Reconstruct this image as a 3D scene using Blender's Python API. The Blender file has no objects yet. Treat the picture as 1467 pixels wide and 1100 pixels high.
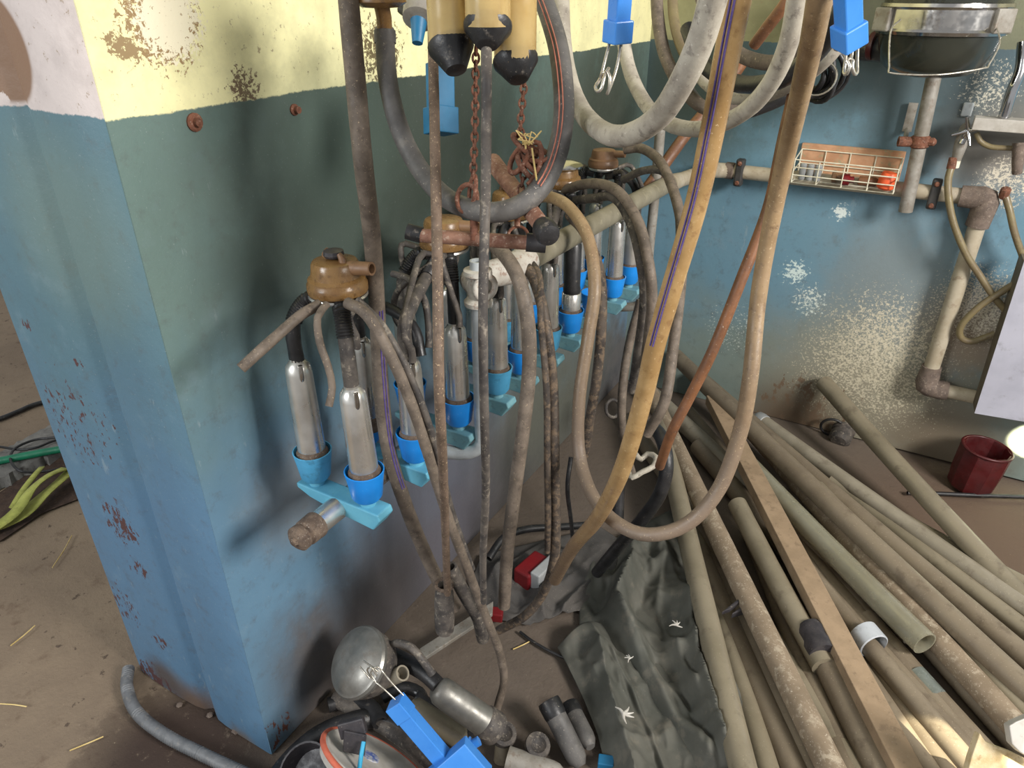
import bpy, math, random
import numpy as np
from mathutils import Vector, Matrix, noise as mnoise
random.seed(7)
SC = bpy.context.scene
COL = SC.collection
# ------------------------------------------------------------------ camera
F_PX, CX, CY = 1020.0, 733.5, 550.0
CAM = np.array([0.9675, -0.5925, 1.5])
def _u(v): return v/np.linalg.norm(v)
_V = _u(np.array([735-CX, 2400-CY, F_PX]))
_Y = np.array([1406-CX, -8-CY, F_PX]); _Y = _u(_Y-_V*(_V@_Y))
_Z = -_V; _X = np.cross(_Y, _Z)
R = np.array([_X, _Y, _Z])                       # camera (right, down, forward) -> world
cam = bpy.data.cameras.new('camera'); camo = bpy.data.objects.new('camera', cam); COL.objects.link(camo)
cam.sensor_width = 36; cam.lens = F_PX/1467*36; cam.clip_start = .02
M4 = Matrix(((R[0,0], -R[0,1], -R[0,2], CAM[0]), (R[1,0], -R[1,1], -R[1,2], CAM[1]), (R[2,0], -R[2,1], -R[2,2], CAM[2]), (0,0,0,1)))
camo.matrix_world = M4
SC.camera = camo
SC.view_settings.view_transform = 'Standard'; SC.view_settings.look = 'None'
SC.view_settings.exposure = 0.34; SC.view_settings.gamma = 1; SC.view_settings.use_curve_mapping = False
# ------------------------------------------------------------------ light
wd = bpy.data.worlds.new('world'); SC.world = wd; wd.use_nodes = True
wd.node_tree.nodes['Background'].inputs[0].default_value = (0.97, 0.98, 1.0, 1)
wd.node_tree.nodes['Background'].inputs[1].default_value = 0.40
def area(name, loc, target, size, energy, col):
    l = bpy.data.lights.new(name, 'AREA'); l.shape = 'RECTANGLE'; l.size = size[0]; l.size_y = size[1]; l.energy = energy; l.color = col
    o = bpy.data.objects.new(name, l); COL.objects.link(o); o.location = loc
    o.rotation_euler = (Vector(target)-Vector(loc)).to_track_quat('-Z', 'Y').to_euler()
    return o
area('doorway_light', (-0.9, -3.0, 2.3), (0.0, 0.6, 0.9), (1.2, 1.4), 66, (0.95, 0.98, 1.0))
area('window_light', (3.2, 0.1, 2.3), (0.5, 1.4, 0.5), (0.9, 0.8), 118, (1.0, 0.96, 0.91))
def spot(name, loc, target, energy, ang, col, blend=.15):
    l = bpy.data.lights.new(name, 'SPOT'); l.energy = energy; l.spot_size = math.radians(ang); l.spot_blend = blend; l.color = col
    l.shadow_soft_size = .01
    o = bpy.data.objects.new(name, l); COL.objects.link(o); o.location = loc
    o.rotation_euler = (Vector(target)-Vector(loc)).to_track_quat('-Z', 'Y').to_euler()
# ------------------------------------------------------------------ geometry helpers
def ray(px, py): return R@np.array([(px-CX)/F_PX, (py-CY)/F_PX, 1.0])
def P(px, py, ax, v):
    """point of the place seen at (px,py) that lies on the plane x|y|z = v, or v metres deep"""
    r = ray(px, py)
    t = v if ax == 'd' else (v-CAM['xyz'.index(ax)])/r['xyz'.index(ax)]
    return CAM+r*t
def camdir(dx, dy, dz): return _u(R@np.array([dx, dy, dz], float))
YB = 2.05                                        # back wall plane
def keep(p, r):                                   # keep clear of wall, floor and back wall
    p = np.array(p, float)
    if p[1] > 0 and p[0] < r+.004 and p[0] > -.3:
        d = p-CAM; p = CAM+d*((r+.004-CAM[0])/d[0])
    if p[2] < r+.001:
        d = p-CAM; p = CAM+d*((r+.001-CAM[2])/d[2])
    if p[1] > YB-r-.004:
        d = p-CAM; p = CAM+d*((YB-r-.004-CAM[1])/d[1])
    return p
def DP(pts, r=.01): return [keep(P(a, b, 'd', c), r) for a, b, c in pts]
def catmull(pts, step=.012):
    pts = [np.array(p, float) for p in pts]
    if len(pts) == 2:
        n = max(2, int(np.linalg.norm(pts[1]-pts[0])/step/2)); return [pts[0]+(pts[1]-pts[0])*i/n for i in range(n+1)]
    e = [2*pts[0]-pts[1]]+pts+[2*pts[-1]-pts[-2]]; out = []
    for i in range(1, len(e)-2):
        a, b, c, d = e[i-1], e[i], e[i+1], e[i+2]
        n = max(2, int(np.linalg.norm(c-b)/step))
        for k in range(n):
            t = k/n
            out.append(.5*((2*b)+(c-a)*t+(2*a-5*b+4*c-d)*t*t+(3*b-a-3*c+d)*t**3))
    out.append(pts[-1]); return out
def frames(path, up=None):
    T = []
    for i in range(len(path)):
        a = path[max(0, i-1)]; b = path[min(len(path)-1, i+1)]; T.append(_u(b-a))
    up = np.array([0, 0, 1.0]) if up is None else up
    if abs(T[0]@up) > .95: up = np.array([1.0, 0, 0])
    n = _u(np.cross(T[0], up)); N = [n]
    for t in T[1:]:
        n = N[-1]-t*(t@N[-1]); N.append(_u(n))
    return T, N, [np.cross(t, n) for t, n in zip(T, N)]
class MB:
    def __init__(s): s.v = []; s.f = []
    def add(s, v, f):
        o = len(s.v); s.v += [tuple(map(float, p)) for p in v]; s.f += [tuple(i+o for i in q) for q in f]; return s
    def ring_surface(s, rings, closed=False, cap0=True, cap1=True):
        n = len(rings[0]); v = [p for r in rings for p in r]; f = []
        m = len(rings)
        for i in range(m if closed else m-1):
            j = (i+1) % m
            for k in range(n):
                l = (k+1) % n; f.append((i*n+k, i*n+l, j*n+l, j*n+k))
        if not closed:
            if cap0: f.append(tuple(range(n-1, -1, -1)))
            if cap1: f.append(tuple((m-1)*n+k for k in range(n)))
        return s.add(v, f)
    def sweep(s, pts, r, seg=12, hollow=0.0, closed=False, step=.012, jit=0.0, rib=None, flat=1.0):
        path = catmull(pts, step) if not closed else catmull(list(pts)+[pts[0]], step)[:-1]
        T, N, B = frames(path); m = len(path); rings = []
        rr = r if isinstance(r, (list, tuple)) else (r, r)
        for i, p in enumerate(path):
            t = i/max(1, m-1); x = t*(len(rr)-1); a = min(int(x), len(rr)-2); q = rr[a]+(rr[a+1]-rr[a])*(x-a)
            if jit: q *= 1+jit*(math.sin(i*.9+p[0]*37)*.5+random.uniform(-.5, .5))
            if rib and i % 2: q *= rib
            rings.append([p+(N[i]*math.cos(2*math.pi*k/seg)+B[i]*math.sin(2*math.pi*k/seg)*flat)*q for k in range(seg)])
        if hollow and not closed:
            q0 = [rings[0][k]*hollow+path[0]*(1-hollow) for k in range(seg)]
            d0 = [q+T[0]*min(.03, rr[0]*2) for q in q0]
            q1 = [rings[-1][k]*hollow+path[-1]*(1-hollow) for k in range(seg)]
            d1 = [q-T[-1]*min(.03, rr[0]*2) for q in q1]
            rings = [d0, q0]+rings+[q1, d1]
        return s.ring_surface(rings, closed)
    def lathe(s, base, axis, prof, seg=24, cap=True, xdir=None):
        base = np.array(base, float); a = _u(np.array(axis, float))
        x = np.array(xdir if xdir is not None else ([0, 0, 1.] if abs(a[2]) < .9 else [1., 0, 0]), float); x = _u(x-a*(a@x)); y = np.cross(a, x)
        rings = [[base+a*h+(x*math.cos(2*math.pi*k/seg)+y*math.sin(2*math.pi*k/seg))*max(q, 1e-5) for k in range(seg)] for q, h in prof]
        return s.ring_surface(rings, False, cap, cap)
    def box(s, c, ax, ay, az):
        c, ax, ay, az = [np.array(q, float) for q in (c, ax, ay, az)]
        v = [c+ax*i+ay*j+az*k for i in (-1, 1) for j in (-1, 1) for k in (-1, 1)]
        return s.add(v, [(0,1,3,2), (4,6,7,5), (0,4,5,1), (2,3,7,6), (0,2,6,4), (1,5,7,3)])
    def prism(s, poly, d):
        n = len(poly); d = np.array(d, float); v = [np.array(p, float) for p in poly]; v += [p+d for p in v]
        return s.add(v, [tuple(range(n-1, -1, -1)), tuple(range(n, 2*n))]+[(i, (i+1) % n, n+(i+1) % n, n+i) for i in range(n)])
    def torus(s, c, n, R1, r, seg=20, sub=8, ex=1.0, xdir=None):
        c = np.array(c, float); n = _u(np.array(n, float)); x = np.array(xdir if xdir is not None else ([0, 0, 1.] if abs(n[2]) < .9 else [1., 0, 0]), float)
        x = _u(x-n*(n@x)); y = np.cross(n, x); rings = []
        for i in range(seg):
            a = 2*math.pi*i/seg; d = x*math.cos(a)*ex+y*math.sin(a); rd = _u(x*math.cos(a)+y*math.sin(a)*ex)
            rings.append([c+d*R1+(rd*math.cos(2*math.pi*k/sub)+n*math.sin(2*math.pi*k/sub))*r for k in range(sub)])
        return s.ring_surface(rings, True)
    def build(s, name, m, parent=None, smooth=35, bevel=0, loc=None, solid=0):
        L = np.array(parent['_L']) if parent is not None else np.array(loc if loc is not None else (0, 0, 0), float)
        if parent is None and loc is None:
            a = np.array(s.v); L = np.array([a[:,0].mean(), a[:,1].mean(), a[:,2].min()])
        me = bpy.data.meshes.new(name); me.from_pydata([tuple(np.array(p)-L) for p in s.v], [], s.f)
        me.validate(); me.update()
        import bmesh
        b = bmesh.new(); b.from_mesh(me); bmesh.ops.recalc_face_normals(b, faces=b.faces); b.to_mesh(me); b.free()
        me.materials.append(m)
        o = bpy.data.objects.new(name, me); COL.objects.link(o)
        if bevel:
            md = o.modifiers.new('bevel', 'BEVEL'); md.width = bevel; md.segments = 2; md.limit_method = 'ANGLE'
        if solid:
            md = o.modifiers.new('solid', 'SOLIDIFY'); md.thickness = solid
        if smooth:
            me.polygons.foreach_set('use_smooth', [True]*len(me.polygons))
            me.set_sharp_from_angle(angle=math.radians(smooth))
        if parent is not None: o.parent = parent
        else: o.location = L
        _L[o.name] = tuple(L); o['_L'] = tuple(L)
        return o
_L = {}
def tag(o, label=None, cat=None, group=None, kind=None):
    if label: o['label'] = label
    if cat: o['category'] = cat
    if group: o['group'] = group
    if kind: o['kind'] = kind
    return o
def thing(name, loc, label, cat, group=None):
    o = bpy.data.objects.new(name, None); COL.objects.link(o); o.empty_display_size = .02
    o.location = tuple(map(float, loc)); o['_L'] = tuple(map(float, loc)); return tag(o, label, cat, group)
# ------------------------------------------------------------------ materials
def lin(c):
    return tuple(((x/255)/12.92 if x/255 <= .04045 else ((x/255+.055)/1.055)**2.4) for x in c)+(1,)
class NT:
    def __init__(s, name):
        s.m = bpy.data.materials.new(name); s.m.use_nodes = True; s.t = s.m.node_tree; s.b = s.t.nodes['Principled BSDF']
        s.co = s.t.nodes.new('ShaderNodeTexCoord').outputs['Object']
    def L(s, a, b):
        if hasattr(a, 'is_linked') or hasattr(a, 'links'): s.t.links.new(a, b)
        else: b.default_value = a
    def noise(s, scale, detail=4, rough=.6, vec=None, dist=0):
        n = s.t.nodes.new('ShaderNodeTexNoise'); n.inputs['Scale'].default_value = scale; n.inputs['Detail'].default_value = detail
        n.inputs['Roughness'].default_value = rough; n.inputs['Distortion'].default_value = dist; s.t.links.new(vec or s.co, n.inputs['Vector']); return n.outputs['Fac']
    def vor(s, scale, vec=None):
        n = s.t.nodes.new('ShaderNodeTexVoronoi'); n.inputs['Scale'].default_value = scale; s.t.links.new(vec or s.co, n.inputs['Vector']); return n.outputs['Distance']
    def math(s, op, a, b=0.0, c=0.0):
        n = s.t.nodes.new('ShaderNodeMath'); n.operation = op; s.L(a, n.inputs[0]); s.L(b, n.inputs[1]); s.L(c, n.inputs[2]); return n.outputs[0]
    def ramp(s, x, a, b, lo=0.0, hi=1.0):
        n = s.t.nodes.new('ShaderNodeMapRange'); s.L(x, n.inputs[0]); n.inputs[1].default_value = a; n.inputs[2].default_value = b
        n.inputs[3].default_value = lo; n.inputs[4].default_value = hi; n.interpolation_type = 'SMOOTHSTEP' ; return n.outputs[0]
    def mix(s, f, a, b):
        n = s.t.nodes.new('ShaderNodeMix'); n.data_type = 'RGBA'; s.L(f, n.inputs['Factor']); s.L(a, n.inputs['A'] if False else n.inputs[6]); s.L(b, n.inputs[7]); return n.outputs[2]
    def xyz(s):
        n = s.t.nodes.new('ShaderNodeSeparateXYZ'); s.t.links.new(s.co, n.inputs[0]); return n.outputs
    def vscale(s, sc):
        n = s.t.nodes.new('ShaderNodeMapping'); n.inputs['Scale'].default_value = sc; s.t.links.new(s.co, n.inputs[0]); return n.outputs[0]
    def blob(s, c, r0, r1):
        n = s.t.nodes.new('ShaderNodeVectorMath'); n.operation = 'DISTANCE'; s.t.links.new(s.co, n.inputs[0]); n.inputs[1].default_value = tuple(map(float, c))
        return s.ramp(n.outputs['Value'], r0, r1, 1, 0)
    def bump(s, h, st, dist=.002):
        n = s.t.nodes.new('ShaderNodeBump'); n.inputs['Strength'].default_value = st; n.inputs['Distance'].default_value = dist; s.L(h, n.inputs['Height']); s.t.links.new(n.outputs[0], s.b.inputs['Normal'])
    def out(s, col, rough=.7, metal=0.0, **k):
        s.L(col, s.b.inputs['Base Color']); s.L(rough, s.b.inputs['Roughness']); s.L(metal, s.b.inputs['Metallic'])
        for a, v in k.items(): s.L(v, s.b.inputs[a.replace('_', ' ')])
        return s.m
def mat(name, c1, c2, c3=None, sc=30, rough=.6, metal=0.0, bump=.3, speck=.0, spc=(190,180,165), spsc=260, trans=0.0, spec=.5, c3t=.62, grime=None):
    n = NT(name)
    a = n.noise(sc, 5); col = n.mix(n.ramp(a, .35, .65), lin(c1), lin(c2))
    if c3: b = n.noise(sc*2.7, 6, .7); m3 = n.ramp(b, c3t-.08, c3t+.05, 0, .65); col = n.mix(m3, col, lin(c3))
    if grime:
        zz = n.xyz()[2]; gm = n.math('MULTIPLY', n.ramp(n.math('ADD', zz, n.math('MULTIPLY', n.math('SUBTRACT', n.noise(9, 3), .5), .3)), grime[1], grime[2], grime[3], 0), 1.0); col = n.mix(gm, col, lin(grime[0]))
    mt = metal
    if c3 and metal: mt = n.math('MULTIPLY', n.math('SUBTRACT', 1.0, m3), metal)
    if speck:
        q = n.noise(spsc, 3, .7); msk = n.ramp(q, .70-speck*.6, .80-speck*.6, 0, .75); col = n.mix(msk, col, lin(spc))
    n.bump(n.noise(sc*5, 5, .7), bump)
    r = n.ramp(n.noise(sc*1.7, 3), .3, .7, max(.05, rough-.12), min(1, rough+.12))
    return n.out(col, r, mt, Transmission_Weight=trans, Specular_IOR_Level=spec)
M = {}
M['rubber_dark'] = mat('dusty_dark_rubber', (56,52,50), (92,85,78), (150,140,125), 26, .72, speck=.10)
M['rubber_brown'] = mat('grimy_brown_rubber', (86,76,66), (112,100,88), (66,57,50), 30, .7, speck=.13, spc=(185,165,135))
M['rubber_thin'] = mat('speckled_brown_rubber', (90,74,60), (110,92,77), (68,56,47), 34, .75, speck=.17, spc=(205,180,145), spsc=330)
M['rubber_grey'] = mat('dusty_grey_hose', (140,132,120), (172,165,150), (100,92,84), 22, .6, speck=.12, spc=(215,208,195))
M['rubber_black'] = mat('black_rubber', (24,24,25), (42,41,42), (120,112,102), 20, .42, speck=.06, c3t=.68)
M['rubber_crust'] = mat('black_hose_with_crust', (52,46,42), (86,75,65), (128,108,86), 26, .75, speck=.10, c3t=.56)
M['hose_u_black'] = mat('charcoal_rubber', (70,68,66), (92,89,86), (110,105,98), 16, .62, speck=.09)
M['amber_hose'] = mat('amber_hose', (146,116,74), (166,136,92), (122,92,60), 20, .36, bump=.15, grime=((104,86,70), .05, .55, .9), speck=.11, spc=(215,190,150))
M['amber_hose_dirty'] = mat('dirty_amber_hose', (132,108,78), (150,126,94), (104,82,62), 24, .45, grime=((112,98,86), .0, .55, .9), speck=.15, spc=(195,175,140))
M['olive_hose'] = mat('olive_hose', (124,112,80), (112,98,74), (96,82,66), 16, .45, speck=.1)
M['brown_hose'] = mat('rust_brown_hose', (126,84,54), (104,70,48), (84,58,42), 20, .5, speck=.1)
M['amber'] = mat('amber_plastic', (146,112,68), (122,90,54), (92,68,44), 22, .3, bump=.12, trans=.2, speck=.06, c3t=.6)
M['amber_shell'] = mat('pale_amber_plastic', (206,180,124), (186,156,100), (150,116,72), 12, .22, bump=.08, trans=.3, c3t=.7)
M['amber_cap'] = mat('dusty_amber_plastic', (128,96,68), (112,82,56), (90,68,50), 24, .5, bump=.15)
M['steel'] = mat('stained_stainless_steel', (222,220,214), (196,192,184), None, 9, .3, .85, bump=.015)
M['steel_dull'] = mat('dull_grey_steel', (138,136,130), (116,114,108), (96,90,82), 14, .42, .6, bump=.12, speck=.06, c3t=.62)
M['steel_clean'] = mat('stainless_steel', (190,188,184), (165,162,158), None, 12, .2, 1.0, bump=.04)
M['liner_brown'] = mat('crusty_brown_liner', (82,68,58), (110,94,80), (52,42,36), 60, .85, speck=.15)
M['blue'] = mat('bright_blue_plastic', (26,128,214), (30,140,228), (40,110,170), 10, .4, bump=.08, speck=.04, spc=(150,200,230), c3t=.75)
M['blue_faded'] = mat('faded_blue_plastic', (70,150,190), (82,162,204), (60,120,150), 14, .5, bump=.1, speck=.06, spc=(150,190,205))
M['cyan'] = mat('light_blue_plastic', (92,166,194), (104,178,202), (88,132,142), 22, .5, bump=.15, speck=.05, c3t=.68)
M['cyan_aged'] = mat('aged_pale_blue_plastic', (100,150,164), (114,160,168), (84,114,116), 30, .6, bump=.2, speck=.08, c3t=.62)
M['arm_blue'] = mat('glossy_blue_plastic', (56,126,206), (66,136,214), None, 8, .3, bump=.04, speck=.02, spc=(160,190,220))
M['arm_teal'] = mat('teal_blue_plastic', (24,96,134), (32,106,146), (30,82,104), 12, .5, bump=.1)
M['rust'] = mat('rusted_iron', (132,86,66), (96,62,48), (170,140,120), 60, .85, .2, bump=.6, speck=.1)
M['rust_bar'] = mat('rust_pitted_pipe', (150,112,92), (118,80,64), (182,160,140), 45, .7, .2, bump=.5, speck=.1)
M['galv'] = mat('dull_galvanised_pipe', (196,202,204), (172,178,180), (120,104,92), 18, .5, .3, bump=.2, speck=.06, c3t=.68)
M['galv_dirty'] = mat('dirty_galvanised_pipe', (150,146,138), (126,120,110), (110,92,76), 22, .6, .2, bump=.25, speck=.08)
M['cast'] = mat('flaking_white_cast_iron', (196,192,182), (172,164,152), (132,92,70), 30, .75, 0, bump=.4, speck=.08, c3t=.60)
M['beam'] = mat('grey_painted_beam', (132,126,108), (116,110,92), (146,140,118), 14, .6, bump=.15, speck=.05)
M['cream'] = mat('cream_plastic_pipe', (176,166,146), (160,148,126), (130,112,92), 14, .55, bump=.15, speck=.05)
M['pipe_joint'] = mat('grey_pipe_fitting', (112,98,88), (92,80,72), (150,136,122), 40, .85, bump=.4, speck=.12)
M['clip_black'] = mat('black_pipe_clip', (46,46,46), (62,60,58), None, 30, .6, speck=.05)
M['white_wire'] = mat('white_coated_wire', (222,218,198), (200,194,172), None, 30, .5)
M['wood'] = mat('weathered_wood', (196,152,118), (172,128,96), (140,150,120), 18, .85, bump=.4, speck=.05)
M['red'] = mat('red_plastic', (116,18,24), (100,14,20), None, 10, .5)
M['red_dusty'] = mat('dark_red_plastic', (74,14,16), (60,11,13), (54,20,18), 14, .5, speck=.02)
M['orange'] = mat('orange_plastic', (226,96,50), (210,84,40), None, 10, .5)
M['grey_plastic'] = mat('grey_plastic', (160,162,162), (140,142,142), None, 10, .5)
M['chrome'] = mat('chrome', (200,200,200), (180,180,182), None, 10, .12, 1.0, bump=.02)
M['wire'] = mat('steel_wire', (200,196,186), (172,166,152), (120,96,74), 60, .35, .8, bump=.05)
M['tube'] = mat('dusty_plastic_tube', (122,113,94), (138,128,108), (102,92,76), 6, .42, bump=.12, speck=.10, spc=(190,182,160), trans=.12)
M['tube_brown'] = mat('brown_dusty_tube', (108,96,80), (124,112,94), (90,78,64), 6, .5, bump=.2, speck=.12, spc=(186,170,146))
M['tube_grey'] = mat('pale_dusty_tube', (146,138,122), (130,122,106), (112,102,88), 8, .4, bump=.12, speck=.10, spc=(196,190,170))
M['tube_speck'] = mat('lime_spotted_pipe', (134,118,98), (118,103,84), (172,160,140), 14, .8, bump=.35, speck=.15, spc=(208,198,180), spsc=200, c3t=.60)
M['tube_clear'] = mat('clear_acrylic_tube', (190,186,164), (176,170,146), (150,142,118), 10, .2, bump=.03, speck=.04, trans=.6, c3t=.7)
M['plank'] = mat('bare_pine_batten', (150,128,102), (132,112,88), (110,92,72), 12, .8, bump=.3, speck=.06)
M['tarp'] = mat('dark_green_tarpaulin', (72,73,66), (88,87,79), (104,99,88), 7, .8, bump=.2, speck=.05, spc=(140,134,118), spsc=160)
M['cloth_dark'] = mat('dark_grey_cloth', (66,64,62), (82,78,74), None, 10, .9, bump=.3, speck=.09)
M['strap'] = mat('yellow_green_webbing', (172,176,90), (150,154,76), (120,120,66), 30, .85, bump=.4)
M['green'] = mat('green_garden_hose', (20,120,86), (16,104,74), None, 20, .45)
M['conduit'] = mat('grey_corrugated_conduit', (110,112,114), (92,94,96), (130,126,120), 30, .55, speck=.05)
M['concrete'] = mat('grey_concrete_kerb', (128,126,120), (104,102,98), (70,66,62), 16, .95, bump=.8, speck=.12)
M['pan'] = mat('scuffed_white_enamel', (188,184,176), (166,160,150), (130,120,108), 18, .5, bump=.1, speck=.06, c3t=.68)
M['pan_rim'] = mat('salmon_rubber_rim', (208,110,84), (190,96,72), (160,90,70), 30, .6)
M['panel'] = mat('lilac_grey_metal_panel', (176,176,188), (160,160,172), (140,138,146), 5, .5, .0, bump=.06, speck=.02)
M['panel_edge'] = mat('olive_metal_edge', (104,96,80), (88,80,66), None, 12, .7)
M['jar'] = mat('dark_receiver_glass', (58,60,54), (70,72,64), None, 4, .1, bump=.02, trans=.55)
M['straw'] = mat('dry_straw', (214,190,130), (190,164,100), None, 20, .8)
M['foam'] = mat('pale_torn_board', (214,196,160), (190,166,120), (160,130,90), 24, .9, bump=.6)
M['purple'] = mat('violet_line', (72,60,120), (90,74,130), (130,110,110), 60, .6, c3t=.62)
M['pink_line'] = mat('rust_pink_line', (176,112,92), (150,92,76), None, 60, .7)
M['grey_coupler'] = mat('pale_grey_coupler', (176,180,184), (156,160,164), (130,130,128), 20, .5, bump=.1)
M['duct_tape'] = mat('silver_grey_sleeve', (120,126,120), (98,104,98), (150,154,148), 26, .35, .3)
M['black_plastic'] = mat('black_plastic', (44,42,46), (62,58,60), (120,112,104), 30, .5, speck=.06, c3t=.68)
M['print_blue'] = mat('speckled_blue_print', (58,88,166), (190,190,188), None, 90, .5, bump=.0)
M['teal_thin'] = mat('cyan_tube', (40,150,190), (52,164,204), None, 10, .4)
# walls
def wall_mat(name, upper, lower_a, lower_b, zline, patches, chipcol=(96,62,52), stain_shade=None, speckle=None, upper_patch=None, zr=(.45, 1.15), base_grime=None):
    n = NT(name); x, y, z = n.xyz()
    big = n.noise(2.2, 5, .6); med = n.noise(9, 6, .65); fine = n.noise(70, 6, .75); vf = n.noise(240, 4, .7)
    low = n.mix(n.ramp(n.math('ADD', z, n.math('MULTIPLY', n.math('SUBTRACT', big, .5), .9)), *zr), lin(lower_b), lin(lower_a))
    low = n.mix(n.ramp(med, .55, .72, 0, .25), low, lin((130,150,160)))
    low = n.mix(n.ramp(n.noise(24, 6, .75), .50, .72, 0, .38), low, lin((82,82,80)))
    low = n.mix(n.ramp(n.noise(36, 5, .75, vec=n.vscale((1, 1, .3))), .62, .70, 0, .3), low, lin((158,170,172)))
    up = n.mix(n.ramp(med, .4, .7), lin(upper), lin(tuple(int(c*.9) for c in upper)))
    up = n.mix(n.ramp(fine, .60, .66, 0, .75), up, lin((140,120,92)))
    if upper_patch:
        for c, r0, r1, col, sc, th in upper_patch:
            b = n.blob(c, r0, r1); k = n.ramp(n.math('ADD', n.math('MULTIPLY', n.noise(sc, 6, .7, dist=.4), 1.0), n.math('MULTIPLY', b, .35)), th, th+.04)
            up = n.mix(n.math('MULTIPLY', k, n.ramp(b, .02, .2)), up, lin(col))
    if base_grime:
        y0_, y1_, gc = base_grime
        gb = n.math('MULTIPLY', n.ramp(n.math('ADD', z, n.math('MULTIPLY', n.math('SUBTRACT', big, .5), 1.0)), .42, .16, 0, 1), n.ramp(y, y0_, y1_))
        low = n.mix(n.math('MULTIPLY', gb, .85), low, n.mix(n.ramp(med, .4, .7), lin(gc), lin(tuple(int(q*.72) for q in gc))))
    if stain_shade:
        for c, r0, r1, col, amt in stain_shade:
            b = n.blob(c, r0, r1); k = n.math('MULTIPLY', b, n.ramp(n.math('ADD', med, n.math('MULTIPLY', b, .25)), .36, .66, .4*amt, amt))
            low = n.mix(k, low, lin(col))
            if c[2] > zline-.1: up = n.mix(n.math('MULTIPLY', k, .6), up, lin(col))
    low = n.mix(n.ramp(vf, .64, .70, 0, .5), low, lin((150,160,160)))
    low = n.mix(n.ramp(n.noise(190, 3, .7), .72, .75, 0, .5), low, lin((60,52,50)))
    if speckle:
        for c, r0, r1, col, sc, th in speckle:
            b = n.blob(c, r0, r1)
            k = n.ramp(n.math('ADD', n.noise(sc, 5, .75), n.math('MULTIPLY', b, .22)), th, th+.03); low = n.mix(n.math('MULTIPLY', k, n.ramp(b, .01, .15)), low, lin(col))
    for c, r0, r1, sc, th in patches:
        b = n.blob(c, r0, r1)
        k = n.ramp(n.math('ADD', n.noise(sc, 5, .7, vec=n.vscale((1, 1, .55))), n.math('MULTIPLY', b, .22)), th, th+.015); low = n.mix(n.math('MULTIPLY', k, n.ramp(b, .01, .1)), low, lin(chipcol))
    edge = n.math('ADD', n.math('MULTIPLY', n.math('SUBTRACT', fine, .5), .010), n.math('MULTIPLY', n.math('SUBTRACT', big, .5), .02))
    f = n.ramp(n.math('ADD', z, edge), zline-.0015, zline+.0015)
    col = n.mix(f, low, up)
    n.bump(n.math('ADD', n.math('MULTIPLY', fine, .5), n.math('MULTIPLY', med, 1.0)), .35, .004)
    return n.out(col, n.ramp(med, .3, .7, .45, .75), 0.0, Specular_IOR_Level=.4)
W = lambda px, py: P(px, py, 'x', 0)
WE = lambda px, py: P(px, py, 'y', 0)
WB = lambda px, py: P(px, py, 'y', YB)
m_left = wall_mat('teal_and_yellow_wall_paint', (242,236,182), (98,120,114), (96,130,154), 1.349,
    [(W(395,1050), .03, .09, 70, .76)],
    base_grime=(-.04, .16, (94,83,75)), stain_shade=[(W(470,330), .1, .45, (84,96,90), .8), (W(620,180), .12, .75, (56,64,56), .95), (W(480,200), .0, .3, (76,92,84), .8), (W(640,700), .15, .6, (98,96,104), .9), (W(800,520), .2, .7, (92,94,84), .85), (W(540,870), .05, .36, (80,76,76), .95), (W(480,1000), .02, .2, (92,84,80), .9), (W(720,800), .1, .5, (74,70,68), .95), (W(430,700), .02, .2, (150,150,150), .55), (W(860,200), .1, .7, (60,64,54), .95)],  # upper rear blobs mix dirt with shade painted into the wall colour
    upper_patch=[(W(232,30), .01, .10, (150,124,86), 90, .66), (W(240,28), .01, .09, (232,224,196), 130, .66), (W(185,72), .0, .035, (150,128,92), 90, .70), (W(165,62), .0, .03, (150,128,92), 90, .70), (W(350,125), .01, .07, (120,100,76), 110, .80), (W(545,75), .02, .16, (110,96,66), 90, .80)])
m_end = wall_mat('blue_and_lilac_pillar_paint', (206,194,188), (84,114,124), (86,120,148), 1.352,
    [(WE(175,750), .01, .085, 70, .66), (WE(202,815), .005, .05, 80, .68), (WE(42,465), .0, .02, 50, .60), (WE(110,600), .05, .22, 90, .79), (WE(225,975), .02, .10, 60, .63), (WE(175,860), .03, .12, 100, .75), (WE(112,518), .0, .02, 80, .64), (WE(75,650), .02, .09, 90, .73), (WE(235,920), .0, .045, 80, .66)],
    chipcol=(82,56,56), stain_shade=[(WE(280,1010), .02, .11, (104,84,68), .95), (WE(240,970), .02, .10, (84,72,64), .9), (WE(350,1060), .0, .07, (110,96,80), .9), (WE(100,330), .05, .25, (112,130,120), .6)],
    upper_patch=[(WE(-2,70), .03, .085, (132,104,82), 12, .40)])
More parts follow.
